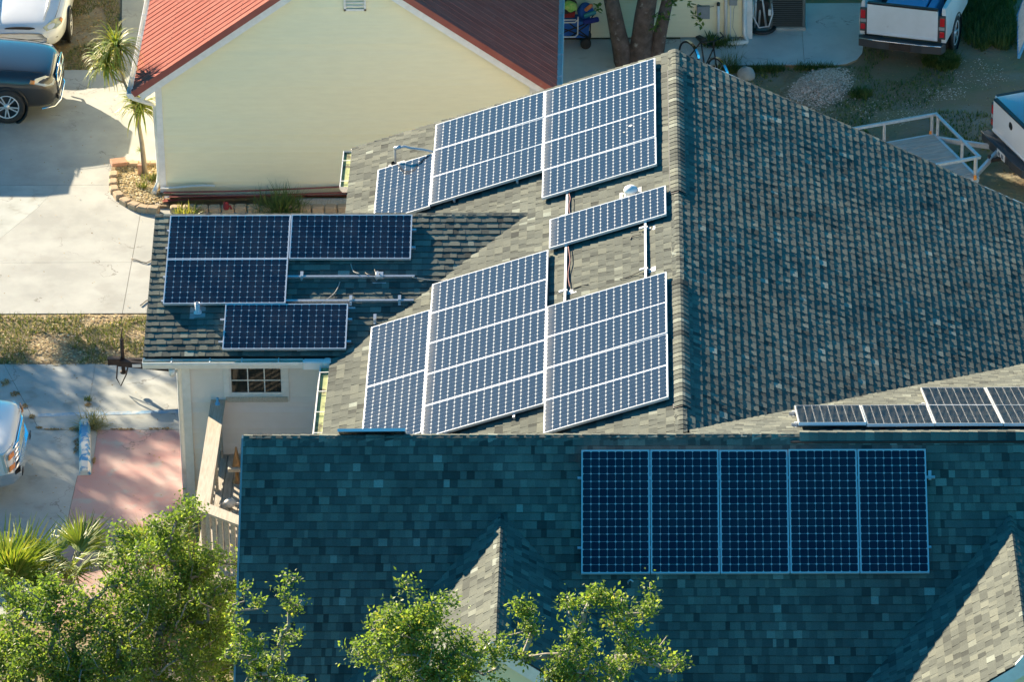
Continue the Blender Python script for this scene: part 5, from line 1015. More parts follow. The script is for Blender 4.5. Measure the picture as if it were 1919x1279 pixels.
CB = [(1.25, [(0, 1.15), (0.84, 1.15), (0.88, 1.2), (0.84, 1.25), (0.5, 1.28), (0, 1.3)]), (0.4, [(0, 1.15), (0.92, 1.15), (0.92, 1.28), (0.76, 1.82), (0.5, 1.88), (0, 1.9)]), (-1.6, [(0, 1.15), (0.92, 1.15), (0.92, 1.28), (0.76, 1.84), (0.5, 1.9), (0, 1.92)]), (-1.9, [(0, 1.15), (0.9, 1.15), (0.9, 1.28), (0.76, 1.7), (0.5, 1.76), (0, 1.78)])]
P_(loft(CB), 'cabin_glass', 'glass', t3, sub=1)
place(t3, (-14.22, -5.93, 0), -math.pi / 2)
# --- wooden utility trailer
tr = thing('utility_trailer', 'grey utility trailer with plank floor and angle iron rails', 'trailer', (5.415, 5.61, 0), hd - math.pi / 2)
Lt, wt2, zd2, zr2 = 3.0, 1.0, 0.46, 0.90
mb = MB()
for a_, b_ in (((-wt2, 0, zd2 - 0.05), (wt2, 0, zd2 - 0.05)), ((-wt2, -Lt, zd2 - 0.05), (wt2, -Lt, zd2 - 0.05)), ((-wt2, 0, zd2 - 0.05), (-wt2, -Lt, zd2 - 0.05)), ((wt2, 0, zd2 - 0.05), (wt2, -Lt, zd2 - 0.05))): mb.bar(a_, b_, 0.06, 0.10)
P_(mb, 'chassis', 'galv', tr)
x_ = -wt2 + 0.03; k = 0
while x_ < wt2 - 0.10:
    mb = MB(); zz = rnd.uniform(-0.004, 0.004); mb.cbox(x_, x_ + 0.135, -Lt + 0.03, -0.03, zd2 - 0.03, zd2 + 0.012 + zz, 0.006); P_(mb, 'floor_plank', 'greywood', tr); x_ += 0.141
for a_, b_, nm in (((-wt2, 0.02, zr2), (wt2, 0.02, zr2), 'top_rail'), ((-wt2, 0.05, zr2 + 0.003), (-wt2, -Lt, zr2 + 0.003), 'top_rail'), ((wt2, 0.05, zr2 + 0.003), (wt2, -Lt, zr2 + 0.003), 'top_rail')):
    mb = MB(); mb.bar(a_, b_, 0.06, 0.008); mb.bar(Vector(a_) + Vector((0, 0, -0.03)), Vector(b_) + Vector((0, 0, -0.03)), 0.008, 0.06); P_(mb, nm, 'galv', tr)
for x_, y_ in ((-wt2, -0.05), (-wt2, -1.05), (-wt2, -2.05), (-wt2, -2.95), (wt2, -0.05), (wt2, -1.05), (wt2, -2.05), (wt2, -2.95), (-wt2 + 0.12, 0.02), (0.25, 0.02), (wt2 - 0.1, 0.02)):
    mb = MB(); mb.box(x_ - 0.03, x_ + 0.03, y_ - 0.004, y_ + 0.004, zd2 - 0.05, zr2 - 0.005); mb.box(x_ - 0.03, x_ - 0.022, y_ - 0.03, y_ + 0.03, zd2 - 0.05, zr2 - 0.005); P_(mb, 'post', 'galv', tr)
for sg in (-1, 1): mb = MB(); mb.bar((sg * wt2 * 0.85, 0.02, zd2 - 0.04), (sg * 0.04, 0.90, zd2 - 0.02), 0.06, 0.09); P_(mb, 'tongue', 'galv', tr)
mb = MB(); mb.bar((0, 0.78, zd2), (0, 1.08, zd2), 0.08, 0.07); P_(mb, 'coupler', 'galv', tr, 0.01)
for sg in (-1, 1): wheel(tr, sg * (wt2 + 0.24), -1.6, 0.30, 0.18, sg, 5)
for sg in (-1, 1): mb = MB(); mb.cbox(sg * (wt2 + 0.032) - 0.012, sg * (wt2 + 0.032) + 0.012, -0.10, -0.04, zd2 - 0.03, zd2 + 0.07, 0.005); P_(mb, 'side_marker', 'amber', tr)
# --- trailer tongue and jack poking out beside the wing
tj = thing('trailer_tongue', 'black trailer drawbar with jack sticking out under the wing eave', 'trailer', (-9.9, -2.62, 0))
mb = MB(); mb.bar((-9.93, -2.62, 0.50), (-8.0, -3.0, 0.48), 0.08, 0.11); mb.bar((-9.93, -2.60, 0.50), (-8.0, -2.40, 0.48), 0.08, 0.11); mb.build('drawbar', [M['rust']], tj)
mb = MB(); mb.bar((-9.90, -2.62, 0.54), (-10.12, -2.62, 0.54), 0.12, 0.12); mb.build('coupler', [M['rust']], tj)
mb = MB(); mb.tube([(-9.86, -2.56, 0.30), (-9.86, -2.56, 0.95)], 0.035, 10); mb.tube([(-9.86, -2.56, 0.95), (-9.86, -2.56, 1.02), (-9.84, -2.54, 1.16)], 0.012, 6); mb.lathe((-9.86, -2.56, 0.26), [(0.06, 0), (0.06, 0.03), (0.03, 0.05)], 12); mb.build('jack', [M['rust']], tj)
mb = MB(); mb.tube([(-9.95, -2.66, 0.48), (-9.97, -2.74, 0.25), (-9.90, -2.76, 0.1), (-9.80, -2.70, 0.3), (-9.76, -2.66, 0.46)], 0.014, 6); mb.build('safety_chain', [M['rust']], tj)
mb = MB(); mb.box(-9.68, -9.52, -2.741, -2.735, 0.47, 0.53); mb.build('decal', [M['plate']], tj)
mb = MB(); mb.box(-8.2, -6.6, -4.0, -2.9, 0.4, 0.5); mb.box(-8.2, -8.1, -4.0, -2.9, 0.5, 1.0); mb.build('bed', [M['rust']], tj)
# --- wheel stop
ws = MB(); p0, p1 = Vector((-10.44, -3.93, 0)), Vector((-10.27, -5.76, 0)); d_ = (p1 - p0).normalized(); s_ = d_.cross(Vector((0, 0, 1)))
prof = [(-0.10, 0.0), (-0.095, 0.06), (-0.055, 0.125), (0.055, 0.125), (0.095, 0.06), (0.10, 0.0)]
R0 = [p0 + s_ * x + Vector((0, 0, z * 0.7)) for x, z in prof]; R1 = [p0 + d_ * 0.06 + s_ * x + Vector((0, 0, z)) for x, z in prof]; R2 = [p1 - d_ * 0.06 + s_ * x + Vector((0, 0, z)) for x, z in prof]; R3 = [p1 + s_ * x + Vector((0, 0, z * 0.7)) for x, z in prof]
for A_, B_ in ((R0, R1), (R1, R2), (R2, R3)):
    for i in range(5): ws.poly([A_[i], A_[i+1], B_[i+1], B_[i]])
ws.poly(R0[::-1]); ws.poly(R3); M['stop'] = pm('chipped_blue_paint_on_concrete', (0.09, 0.28, 0.50), (0.62, 0.62, 0.58), 4.5, rough=0.85, bump=0.003, bscale=40, detail=9, mid=(0.46, 0.53))
tag(bevel(ws.build('wheel_stop', [M['stop']]), 0.01), 'concrete wheel stop with chipped blue paint on the parking pad', 'wheel stop')
# --- wagon and clutter at the back wall
wg = thing('folding_wagon', 'blue fabric folding wagon with black wheels standing at the back wall', 'wagon', (-1.95, 11.62, 0))
mb = MB(); mb.prism([(-2.45, 11.50, 0.22), (-1.66, 11.50, 0.22), (-1.62, 11.46, 0.60), (-2.45, 11.46, 0.60)], (0, 0.36, 0)); mb.build('fabric_tub', [M['blue']], wg)
mb = MB()
for a_, b_ in (((-2.45, 11.45, 0.24), (-1.66, 11.45, 0.58)), ((-2.45, 11.45, 0.58), (-1.66, 11.45, 0.24)), ((-2.05, 11.45, 0.24), (-1.62, 11.45, 0.58)), ((-2.05, 11.45, 0.58), (-1.64, 11.45, 0.24)), ((-1.63, 11.46, 0.15), (-1.61, 11.46, 0.62)), ((-1.60, 11.6, 0.60), (-1.50, 11.66, 0.75))): mb.tube([a_, b_], 0.014, 6)
mb.build('frame', [M['black']], wg)
for x_, y_ in ((-1.71, 11.46), (-1.71, 11.86), (-2.38, 11.46), (-2.38, 11.86)): mb = MB(); mb.lathe((x_, y_ + 0.05, 0.11), [(0, 0), (0.10, 0), (0.11, 0.02), (0.11, 0.08), (0.10, 0.10), (0, 0.10)], 18, (0, -1, 0)); mb.build('wheel', [M['tyre']], wg)
fc = thing('folding_chair', 'white tubed folding chair with dark red seat leaning on the wagon', 'chair', (-2.1, 11.38, 0.2))
mb = MB()
for zz in (0.30, 0.62): mb.tube([(-2.5, 11.36, zz), (-1.92, 11.34, zz + 0.02), (-1.87, 11.35, zz + 0.07)], 0.014, 8)
mb.tube([(-1.87, 11.35, 0.37), (-1.86, 11.37, 0.75)], 0.014, 8); mb.tube([(-2.5, 11.36, 0.68), (-1.9, 11.36, 0.69)], 0.012, 8); mb.build('tube_frame', [M['pvc']], fc)
mb = MB(); mb.prism([(-2.5, 11.40, 0.70), (-1.93, 11.40, 0.72), (-1.90, 11.50, 0.92), (-2.5, 11.50, 0.92)], (0, 0.02, 0.01)); mb.build('seat', [M['darkred']], fc)
def puff(name, c_, rx, ry, rz, mat, label, cat, seed, rot=0.0):
    """a soft lumpy bag"""
    mb = MB(); n1, n2 = 10, 16; V = []; rg = random.Random(seed)
    for i in range(n1 + 1):
        th = math.pi * i / n1
        for j in range(n2):
            ph = 2 * math.pi * j / n2; d = Vector((math.sin(th) * math.cos(ph), math.sin(th) * math.sin(ph), math.cos(th))); f = 1 + 0.22 * nz(d.x * 1.7 + seed, d.y * 1.7, d.z * 1.7); x, y, z = d.x * rx * f, d.y * ry * f, d.z * rz * f
            V.append((c_[0] + x * math.cos(rot) - z * math.sin(rot), c_[1] + y, c_[2] + x * math.sin(rot) + z * math.cos(rot)))
    mb.mesh_in(V, [(i*n2+j, i*n2+(j+1) % n2, (i+1)*n2+(j+1) % n2, (i+1)*n2+j) for i in range(n1) for j in range(n2)], sm=True)
    return tag(mb.build(name, [M[mat]]), label, cat)
puff('beach_bag', (-2.10, 11.42, 0.98), 0.23, 0.18, 0.17, 'interior', 'dark open bag standing on the red chair seat', 'bag', 1)
puff('patterned_cushion', (-2.02, 11.30, 1.02), 0.15, 0.12, 0.11, 'green', 'lime green patterned cushion stuffed into the dark bag', 'cushion', 2, -0.3)
puff('blue_sack', (-1.72, 11.55, 0.80), 0.18, 0.14, 0.16, 'blue', 'blue sack heaped on the right end of the wagon', 'sack', 3, 0.4)
for nm, a_, b_, r_, mt, lb in (('foam_float', (-1.72, 11.42, 0.86), (-1.57, 11.46, 0.98), 0.040, 'orange', 'orange foam float sticking up from the wagon end'), ('water_gun', (-1.74, 11.36, 0.77), (-1.50, 11.38, 0.85), 0.045, 'teal', 'teal plastic toy lying across the wagon end'), ('umbrella_sleeve', (-1.76, 11.30, 0.66), (-1.44, 11.32, 0.72), 0.055, 'navy', 'navy blue umbrella sleeve jutting from the wagon end')):
    a_, b_ = Vector(a_), Vector(b_); mb = MB(); mb.tube([a_, a_.lerp(b_, 0.08), a_.lerp(b_, 0.5), a_.lerp(b_, 0.92), b_], [r_ * 0.5, r_, r_ * 1.05, r_, r_ * 0.6], 12); tag(mb.build(nm, [M[mt]]), lb, nm.split('_')[-1] if nm != 'foam_float' else 'float')
# --- bicycle behind the far rake
bk = thing('bicycle', 'bicycle with silver mudguards standing beyond the far roof edge', 'bicycle', (0.62, 10.0, 0))
A1, A2 = Vector((0.36, 10.33, 0.33)), Vector((0.92, 9.55, 0.33)); dd = (A2 - A1).normalized(); sd_ = dd.cross(Vector((0, 0, 1)))
for A0 in (A1, A2):
    mb = MB(); mb.tube([A0 + (dd * math.cos(t * math.pi / 14) + Vector((0, 0, 1)) * math.sin(t * math.pi / 14)) * 0.32 for t in range(29)], 0.020, 8, cap=False); w_ = mb.build('wheel', [M['tyre']], bk)
    mb = MB()
    for k in range(12): a_ = k * math.pi / 6; mb.tube([A0, A0 + (dd * math.cos(a_) + Vector((0, 0, 1)) * math.sin(a_)) * 0.305], 0.003, 4)
    mb.tube([A0 - sd_ * 0.05, A0 + sd_ * 0.05], 0.02, 8); mb.build('spokes', [M['galv']], w_)
    mb = MB(); q = [A0 + (dd * math.cos(t) + Vector((0, 0, 1)) * math.sin(t)) * 0.355 for t in [0.3 + i * 0.2 for i in range(12)]]
    for i in range(11): mb.poly([q[i] - sd_ * 0.028, q[i] + sd_ * 0.028, q[i+1] + sd_ * 0.028, q[i+1] - sd_ * 0.028])
    mb.build('mudguard', [M['chrome']], bk)
mid_ = A1.lerp(A2, 0.55) + Vector((0, 0, -0.03)); st_ = A1.lerp(A2, 0.42) + Vector((0, 0, 0.50)); hd_ = A1.lerp(A2, 0.86) + Vector((0, 0, 0.52))
mb = MB()
for a_, b_ in ((A1, mid_), (mid_, st_), (st_, hd_), (mid_, hd_), (A1, st_), (hd_, A2), (hd_, hd_ + Vector((0, 0, 0.14)))): mb.tube([a_, b_], 0.015, 8)
mb.build('frame', [M['black']], bk)
mb = MB(); hb = hd_ + Vector((0, 0, 0.14)); mb.tube([hb - sd_ * 0.28 - dd * 0.16 + Vector((0, 0, 0.06)), hb - sd_ * 0.24 + Vector((0, 0, 0.05)), hb, hb + sd_ * 0.24 + Vector((0, 0, 0.05)), hb + sd_ * 0.28 - dd * 0.16 + Vector((0, 0, 0.06))], 0.012, 8); mb.build('handlebar', [M['black']], bk)
mb = MB(); mb.obox(st_ + Vector((0, 0, 0.07)), dd * 0.12, sd_ * 0.06, Vector((0, 0, 0.025))); bevel(mb.build('saddle', [M['black']], bk), 0.02)
# --- slatted metal gate at the upper right edge
gt = thing('slatted_gate', 'pale blue metal gate with slanting slats at the upper right edge', 'gate', (7.0, 10.9, 0))
mb = MB(); a0, a1 = Vector((6.98, 10.88, 0.03)), Vector((7.10, 12.9, 0.03))
for p, q in ((a0, a1), (a0 + Vector((0.30, 0, 0.9)), a1 + Vector((0.3, 0, 0.9))), (a0, a0 + Vector((0.30, 0, 0.9))), (a1, a1 + Vector((0.3, 0, 0.9)))): mb.bar(p, q, 0.05, 0.05)
mb.build('gate_frame', [M['skyblue']], gt)
for k in range(1, 14):
    f_ = k / 14; p = a0.lerp(a1, f_); mb = MB(); mb.bar(p, p + Vector((0.30, 0.22, 0.9)), 0.045, 0.012, (0, 1, 0)); mb.build('slat', [M['galv']], gt)
puff('boulder', (1.50, 10.12, 0.04), 0.17, 0.14, 0.17, 'conc2', 'pale rounded stone beside the roof edge in the back yard', 'stone', 7)
# --- planter bed with edging blocks
pb_ = thing('planter_bed', 'gravel bed edged with tan blocks round the corner of the cream house', 'planter', (-10.2, 5.4, 0))
mb = MB(); mb.prism([(x, y, -0.04) for x, y in ((-10.85, 6.35), (-10.82, 5.3), (-10.55, 4.72), (-10.1, 4.45), (-9.6, 4.42), (-9.6, 6.4))], (0, 0, 0.085)); mb.build('soil', [M['mulch']], pb_)
seq = [(213, 325), (212, 338), (214, 351), (222, 363), (235, 374), (251, 382), (268, 387), (287, 389)]
prev = None
mb = MB(); mb.cbox(-0.115, 0.115, -0.085, 0.085, -0.02, 0.115, 0.022); ME_BLOCK = mb.mesh('edging_block', [M['stone']])
for i, q in enumerate(seq):
    p = at(*q, 0.1); nx2 = at(*seq[min(i + 1, len(seq) - 1)], 0.1); pv2 = at(*seq[max(i - 1, 0)], 0.1); d_ = nx2 - pv2
    o = link('edging_block', ME_BLOCK, pb_, Vector((p.x, p.y, rnd.uniform(-0.01, 0.012))) - rootloc(pb_)); o.rotation_euler = (0, 0, math.atan2(d_.y, d_.x) + rnd.uniform(-0.06, 0.06))
for q in ((250, 305), (272, 304), (292, 304)):
    p = at(*q, 0.1); o = link('edging_block', ME_BLOCK, pb_, Vector((p.x, p.y, 0)) - rootloc(pb_)); o.rotation_euler = (0, 0, rnd.uniform(-0.08, 0.08))
mb = MB(); mb.cbox(-0.15, 0.15, -0.10, 0.10, 0, 0.075, 0.008); o = mb.build('brick', [M['brick']], pb_, False); p = at(222, 305, 0.12); o.location = Vector((p.x, p.y, 0.10)) - rootloc(pb_); o.rotation_euler = (0.12, 0.05, 0.35)
o = scatter('bed_gravel', 'litter', 2600, rec(-10.78, -9.72, 4.52, 6.35), 0.026, 21, z=0.045, shade=(0.3, 1.0), keep=lambda x, y: not (x < -10.62 + (5.1 - y) * 0.9 and y < 5.1)); o.parent = pb_; o.location = -rootloc(pb_)
mb = MB(); mb.box(-10.30, -10.22, 5.74, 5.80, 0.03, 0.26); mb.build('brick_stub', [M['brick']], pb_)
# red roofing sheets left along the foot of the cream wall
rs = thing('roofing_sheets', 'stack of red and silver roofing sheets lying along the cream wall foot', 'metal sheets', (-7.8, 4.72, 0))
for k, (xa, ya, xb, yb, z_, mt, w_) in enumerate(((-9.74, 4.62, -5.2, 4.93, 0.06, 'redmetal', 0.30), (-9.70, 4.66, -5.0, 4.90, 0.10, 'galv', 0.22), (-9.60, 4.60, -5.1, 4.86, 0.14, 'redmetal', 0.20), (-9.72, 4.70, -5.2, 4.96, 0.19, 'redmetal', 0.16), (-9.78, 4.84, -8.75, 4.86, 0.24, 'white', 0.20))):
    d_ = Vector((xb - xa, yb - ya, 0)); n2 = Vector((-d_.y, d_.x, 0)).normalized(); mb = MB(); pts = []
    for i in range(9): pts.append((i / 8 * w_ - w_ / 2, 0.018 if i % 4 == 2 else 0.0))
    segs = 8
    def sheet_pt(u, f_, h_): return Vector((xa, ya, z_)) + d_ * u + n2 * f_ + Vector((0, 0, h_ + 0.02 * math.sin(u * 5 + k) + f_ * -0.35))
    for i in range(8):
        for j in range(segs): mb.poly([sheet_pt(j / segs, *pts[i]), sheet_pt((j+1) / segs, *pts[i]), sheet_pt((j+1) / segs, *pts[i+1]), sheet_pt(j / segs, *pts[i+1])][::1])
    mb.build('sheet', [M[mt]], rs)
for k, (xa, xb, y_, z_) in enumerate(((-7.2, -5.0, 4.62, 0.03), (-7.1, -4.9, 4.50, 0.025), (-6.9, -5.0, 4.38, 0.03))):
    mb = MB(); mb.cbox(xa, xb, y_ - 0.055, y_ + 0.055, z_, z_ + 0.045, 0.004); tag(mb.build('timber_plank', [M['deckwood']]), ('brown timber plank lying %s beside the red sheets' % ('nearest the cream wall', 'in the middle of three', 'farthest from the cream wall')[k]), 'plank', 'timber planks by the sheets')
bdr = thing('block_border', 'low border of grey brown blocks behind the wing ridge', 'border', (-7.5, 4.3, 0))
x_ = -9.45
while x_ < -4.8: o = link('edging_block', ME_BLOCK, bdr, Vector((x_, 4.28 + rnd.uniform(-0.015, 0.015), rnd.uniform(-0.01, 0.01))) - rootloc(bdr)); o.rotation_euler = (0, 0, rnd.uniform(-0.06, 0.06)); x_ += 0.245
mb = MB(); p = at(424, 392, 0.1); mb.lathe((p.x, p.y, 0.1), [(0.05, 0.0), (0.06, 0.05), (0.05, 0.14), (0.02, 0.16)], 12); mb.tube([(p.x, p.y, 0.14), (p.x + 0.08, p.y, 0.17), (p.x + 0.10, p.y, 0.1)], 0.02, 8); tag(mb.build('hose_nozzle', [M['darkred']]), 'small red hose fitting among the blocks by the wall', 'hose fitting')
# --- things on the porch deck
lt = thing('pyramid_lantern', 'bronze pyramid topped lantern standing on the porch deck', 'lantern', (-7.42, -8.15, 1.24))
mb = MB(); mb.cbox(-7.56, -7.28, -8.29, -8.01, 1.50, 1.56, 0.01); mb.build('tray', [M['deckwood']], lt); mb = MB(); mb.lathe((-7.42, -8.15, 1.56), [(0.10, 0.0), (0.075, 0.10), (0.03, 0.28), (0.022, 0.34), (0.0, 0.36)], 4); mb.build('spire', [M['terracotta']], lt)
mb = MB(); mb.lathe((-7.42, -8.15, 1.24), [(0.09, 0), (0.04, 0.04), (0.035, 0.2), (0.08, 0.26)], 12); mb.build('stem', [M['terracotta']], lt)
mb = MB(); mb.lathe((-7.48, -9.05, 1.27), [(0.03, 0), (0.09, 0.04), (0.10, 0.10), (0.05, 0.15), (0, 0.16)], 14); mb.tube([(-7.42, -9.05, 1.34), (-7.15, -9.06, 1.33)], 0.022, 8); mb.tube([(-7.55, -9.05, 1.34), (-7.66, -9.04, 1.33)], 0.015, 8); tag(mb.build('gull_ornament', [M['birddrop']]), 'small white ornament lying on the porch deck by the railing', 'ornament')
mb = MB(); mb.lathe((-7.76, -7.40, 2.31), [(0.045, 0.0), (0.04, 0.03), (0.024, 0.05), (0.02, 0.11), (0.028, 0.12), (0, 0.125)], 12); tag(mb.build('post_bell', [M['skyblue']]), 'little pale blue bell on the house end of the porch rail', 'bell')
# ------------------------------------------------------------------ trees and plants
def grow(base, top, tips, rng, jit=0.12, r_tip=0.005, trunk=None):
    """branch skeleton: trunk nodes, then every tip is joined to the nearest earlier node"""
    nodes = [Vector(base)]; par = [-1]
    path = trunk or [Vector(base).lerp(Vector(top), k / 5) for k in range(1, 6)]
    for p in path: nodes.append(Vector(p) + Vector((rng.gauss(0, 0.02), rng.gauss(0, 0.02), 0))); par.append(len(nodes) - 2)
    root = Vector(top); tips = sorted(tips, key=lambda t: (t - root).length); ends = []
    for t in tips:
        best, bi = 1e9, 0
        for i, q in enumerate(nodes):
            if i < 2: continue
            d = (t - q).length + max(0, q.z - t.z) * 0.8 + 0.10 * (q - root).length
            if d < best: best, bi = d, i
        q = nodes[bi]; k = max(1, min(4, int((t - q).length / 0.22)))
        for s_ in range(1, k + 1):
            f = s_ / k; m_ = q.lerp(t, f) + Vector((rng.gauss(0, jit), rng.gauss(0, jit), rng.gauss(0, jit))) * (0.5 * (t - q).length * (1 - f) + 0.02); m_.z += 0.10 * math.sin(f * math.pi) * (t - q).length
            nodes.append(m_); par.append(bi); bi = len(nodes) - 1
        ends.append(bi)
    w = [0.0] * len(nodes)
    for e in ends: w[e] += r_tip ** 2.2
    for i in range(len(nodes) - 1, 0, -1): w[par[i]] += max(w[i], r_tip ** 2.2 * 0.5)
    rad = [max(x, 1e-9) ** (1 / 2.2) for x in w]
    return nodes, par, rad, ends
def wood_mesh(nodes, par, rad, sides=6):
    mb = MB()
    for i in range(1, len(nodes)):
        p = par[i]; n = sides if rad[i] > 0.02 else (4 if rad[i] > 0.008 else 3)
        mb.tube([nodes[p], nodes[i]], [min(rad[p], rad[i] * 1.35), rad[i]], n, cap=False)
    return mb
def add_leaf(mb, c_, u, v, sh):
    mb.poly([c_, c_ + u * 0.45 + v, c_ + u, c_ + u * 0.45 - v], 0, sh)
def leafy(mb, nodes, par, ends, rng, per, size, spread, shade=(0.15, 0.85)):
    for e in ends:
        p0, p1 = nodes[par[e]], nodes[e]; sb = rng.uniform(-0.15, 0.15)
        for k in range(int(per * rng.choice((0.25, 0.6, 0.9, 1.2, 1.6)))):
            f = rng.uniform(0.1, 1.15); c_ = p0.lerp(p1, f) + Vector((rng.gauss(0, spread), rng.gauss(0, spread), rng.gauss(0, spread * 0.8)))
            d = Vector((rng.gauss(0, 1), rng.gauss(0, 1), rng.gauss(0.25, 0.7))).normalized(); s_ = size * rng.uniform(0.65, 1.25)
            n_ = Vector((rng.gauss(0, 0.7), rng.gauss(0, 0.7), rng.uniform(0.2, 1.2))).normalized(); v = d.cross(n_)
            if v.length < 1e-3: continue
            add_leaf(mb, c_, d * s_, v.normalized() * s_ * rng.uniform(0.2, 0.32), min(1, max(0, rng.uniform(*shade) + sb + (0.2 if rng.random() < 0.04 else 0))))
def crown_tips(blobs, n, rng, shell=0.35):
    tot = sum(b[3] * b[4] * b[5] for b in blobs); out = []
    for cx, cy, cz, rx, ry, rz in blobs:
        m_ = max(9, int(n * rx * ry * rz / tot)); subs = []
        for k in range(max(4, m_ // 7)): q = Vector((rng.gauss(0, 1), rng.gauss(0, 1), rng.gauss(0, 1))).normalized() * (rng.random() ** 0.4); subs.append(q)
        for k in range(m_):
            d = rng.choice(subs) + Vector((rng.gauss(0, 0.17), rng.gauss(0, 0.17), rng.gauss(0, 0.17)))
            d = d * (rng.uniform(1.12, 1.55) if rng.random() < 0.16 else 1.0); out.append(Vector((cx + d.x * rx, cy + d.y * ry, cz + d.z * rz)))
    return out
def tree(name, label, base, top, blobs, n, per, size, spread, seed, r_tip=0.006, bark='bark', shade=(0.15, 0.85), cat='tree', group=None, shell=0.35, trunk=None):
    rng = random.Random(seed); t = thing(name, label, cat, base, 0, group)
    nodes, par, rad, ends = grow(base, top, crown_tips(blobs, n, rng, shell), rng, r_tip=r_tip, trunk=trunk)
    wood_mesh(nodes, par, rad).build('trunk', [M[bark]], t)
    mb = MB(); leafy(mb, nodes, par, ends, rng, per, size, spread, shade); mb.build('crown', [M['leaf']], t); return t
def B(x, y, Y, rx, ry, rz): p = aty(x, y, Y); return (p.x, p.y, p.z, rx, ry, rz)
# foreground: wide shrubby tree at the lower left
tree('hedge_tree', 'dense small leaved tree at the lower left beside the porch', (-9.6, -15.2, 0), (-9.6, -15.2, 1.2),
     [B(90, 1215, -14.8, 1.1, 0.9, 0.75), B(20, 1130, -14.4, 0.55, 0.6, 0.45), B(230, 1190, -14.6, 1.0, 0.9, 0.85), B(205, 1060, -14.2, 0.55, 0.5, 0.5), B(340, 1230, -14.9, 0.8, 0.8, 0.7), B(140, 1300, -15.2, 1.4, 0.9, 0.5), B(30, 1250, -15.0, 0.8, 0.8, 0.6), B(300, 1130, -14.5, 0.6, 0.6, 0.5), B(110, 1120, -14.4, 0.6, 0.6, 0.4), B(255, 1045, -14.2, 0.45, 0.45, 0.4)], 900, 46, 0.068, 0.10, 41)
tree('corner_tree', 'upright leafy tree overlapping the porch corner and the left roof edge', (-8.6, -14.6, 0), (-8.5, -14.6, 1.6),
     [B(340, 985, -13.6, 0.42, 0.40, 0.42), B(375, 1060, -13.8, 0.62, 0.55, 0.55), B(395, 1150, -14.1, 0.62, 0.55, 0.60), B(330, 1105, -14.0, 0.55, 0.5, 0.5), B(430, 1240, -14.3, 0.60, 0.55, 0.5), B(415, 1090, -14.6, 0.35, 0.35, 0.4), B(300, 1000, -13.6, 0.3, 0.3, 0.3)], 430, 44, 0.066, 0.09, 42)
tree('twiggy_tree', 'thin twiggy tree with sparse leaves in front of the left roof corner', (-7.2, -18.6, 0), (-7.0, -18.6, 1.9),
     [B(510, 1105, -18.4, 0.30, 0.3, 0.32), B(535, 1170, -18.4, 0.28, 0.3, 0.40), B(490, 1220, -18.5, 0.42, 0.4, 0.55), B(460, 1150, -18.4, 0.26, 0.3, 0.45), B(445, 1250, -18.5, 0.4, 0.4, 0.4), B(520, 1260, -18.5, 0.35, 0.35, 0.35)], 150, 26, 0.064, 0.060, 43)
tree('middle_tree', 'bright leafy tree crown in front of the left front gable', (-4.0, -20.6, 0), (-4.0, -20.6, 2.0),
     [B(790, 1200, -20.4, 0.85, 0.7, 0.62), B(745, 1140, -20.3, 0.40, 0.4, 0.36), B(840, 1265, -20.5, 0.85, 0.7, 0.55), B(830, 1125, -20.3, 0.22, 0.25, 0.25), B(690, 1225, -20.4, 0.22, 0.25, 0.14), B(735, 1275, -20.4, 0.5, 0.5, 0.4), B(905, 1225, -20.4, 0.42, 0.38, 0.34), B(700, 1190, -20.4, 0.28, 0.3, 0.3)], 330, 40, 0.066, 0.085, 44, shade=(0.2, 0.9))
tree('open_tree', 'open crowned tree with pale branches in front of the front roof', (-0.9, -20.9, 0), (-0.9, -20.8, 2.2),
     [B(985, 1160, -20.3, 0.36, 0.4, 0.34), B(1060, 1205, -20.5, 0.50, 0.45, 0.45), B(1145, 1145, -20.5, 0.50, 0.45, 0.36), B(1210, 1180, -20.5, 0.36, 0.4, 0.45), B(1150, 1245, -20.6, 0.60, 0.5, 0.36), B(1262, 1240, -20.5, 0.20, 0.25, 0.14), B(1050, 1280, -20.6, 0.55, 0.5, 0.4), B(1075, 1140, -20.4, 0.2, 0.2, 0.18), B(955, 1225, -20.4, 0.3, 0.3, 0.25)], 290, 30, 0.066, 0.075, 45, shade=(0.2, 0.9), r_tip=0.008)
# three-stemmed tree behind the far roof edge: its crown stands above the picture and shades the yard
rng = random.Random(77); tt = thing('three_stemmed_tree', 'brown three stemmed tree between the far ridge end and the back house', 'tree', (-0.65, 10.75, 0))
stems = []
for bx, tx, r0_, r1_ in ((1172, 1146, 0.20, 0.155), (1196, 1212, 0.25, 0.185), (1222, 1252, 0.155, 0.115)):
    p0 = at(bx, 128, 0.0); p0.y = 10.55; p0.z = -0.05; p1 = aty(tx, 0, 10.6); d_ = p1 - p0; pts = []
    for k in range(9): f = k / 8 * 2.1; q = p0 + d_ * f; q.x += 0.06 * nz(k * 0.6, bx); q.y += 0.5 * max(0, f - 0.9); pts.append(q)
    rr = [r0_ * (1.25 if k == 0 else 1) * (1 - 0.06 * k) * (1 + 0.08 * nz(k * 1.3, bx * 0.1)) for k in range(9)]; mb = MB(); mb.tube(pts, rr, 16); o = mb.build('trunk', [M['brownbark']], tt); subsurf(o, 1); stems.append(pts[-1])
mb = MB(); nodes = []
for st in stems:
    blobs = [(st.x * 1.6 - 0.1, st.y + 0.5, st.z + 1.6, 1.7, 1.5, 1.3), (st.x * 1.2 + 0.5, st.y - 0.2, st.z + 0.9, 1.4, 1.3, 0.8)]
    nodes, par, rad, ends = grow(st - Vector((0, 0, 0.3)), st + Vector((0, 0, 0.3)), crown_tips(blobs, 130, rng), rng, r_tip=0.007)
    wood_mesh(nodes, par, rad, 5).build('branches', [M['brownbark']], tt); leafy(mb, nodes, par, ends, rng, 60, 0.18, 0.19, (0.1, 0.7))
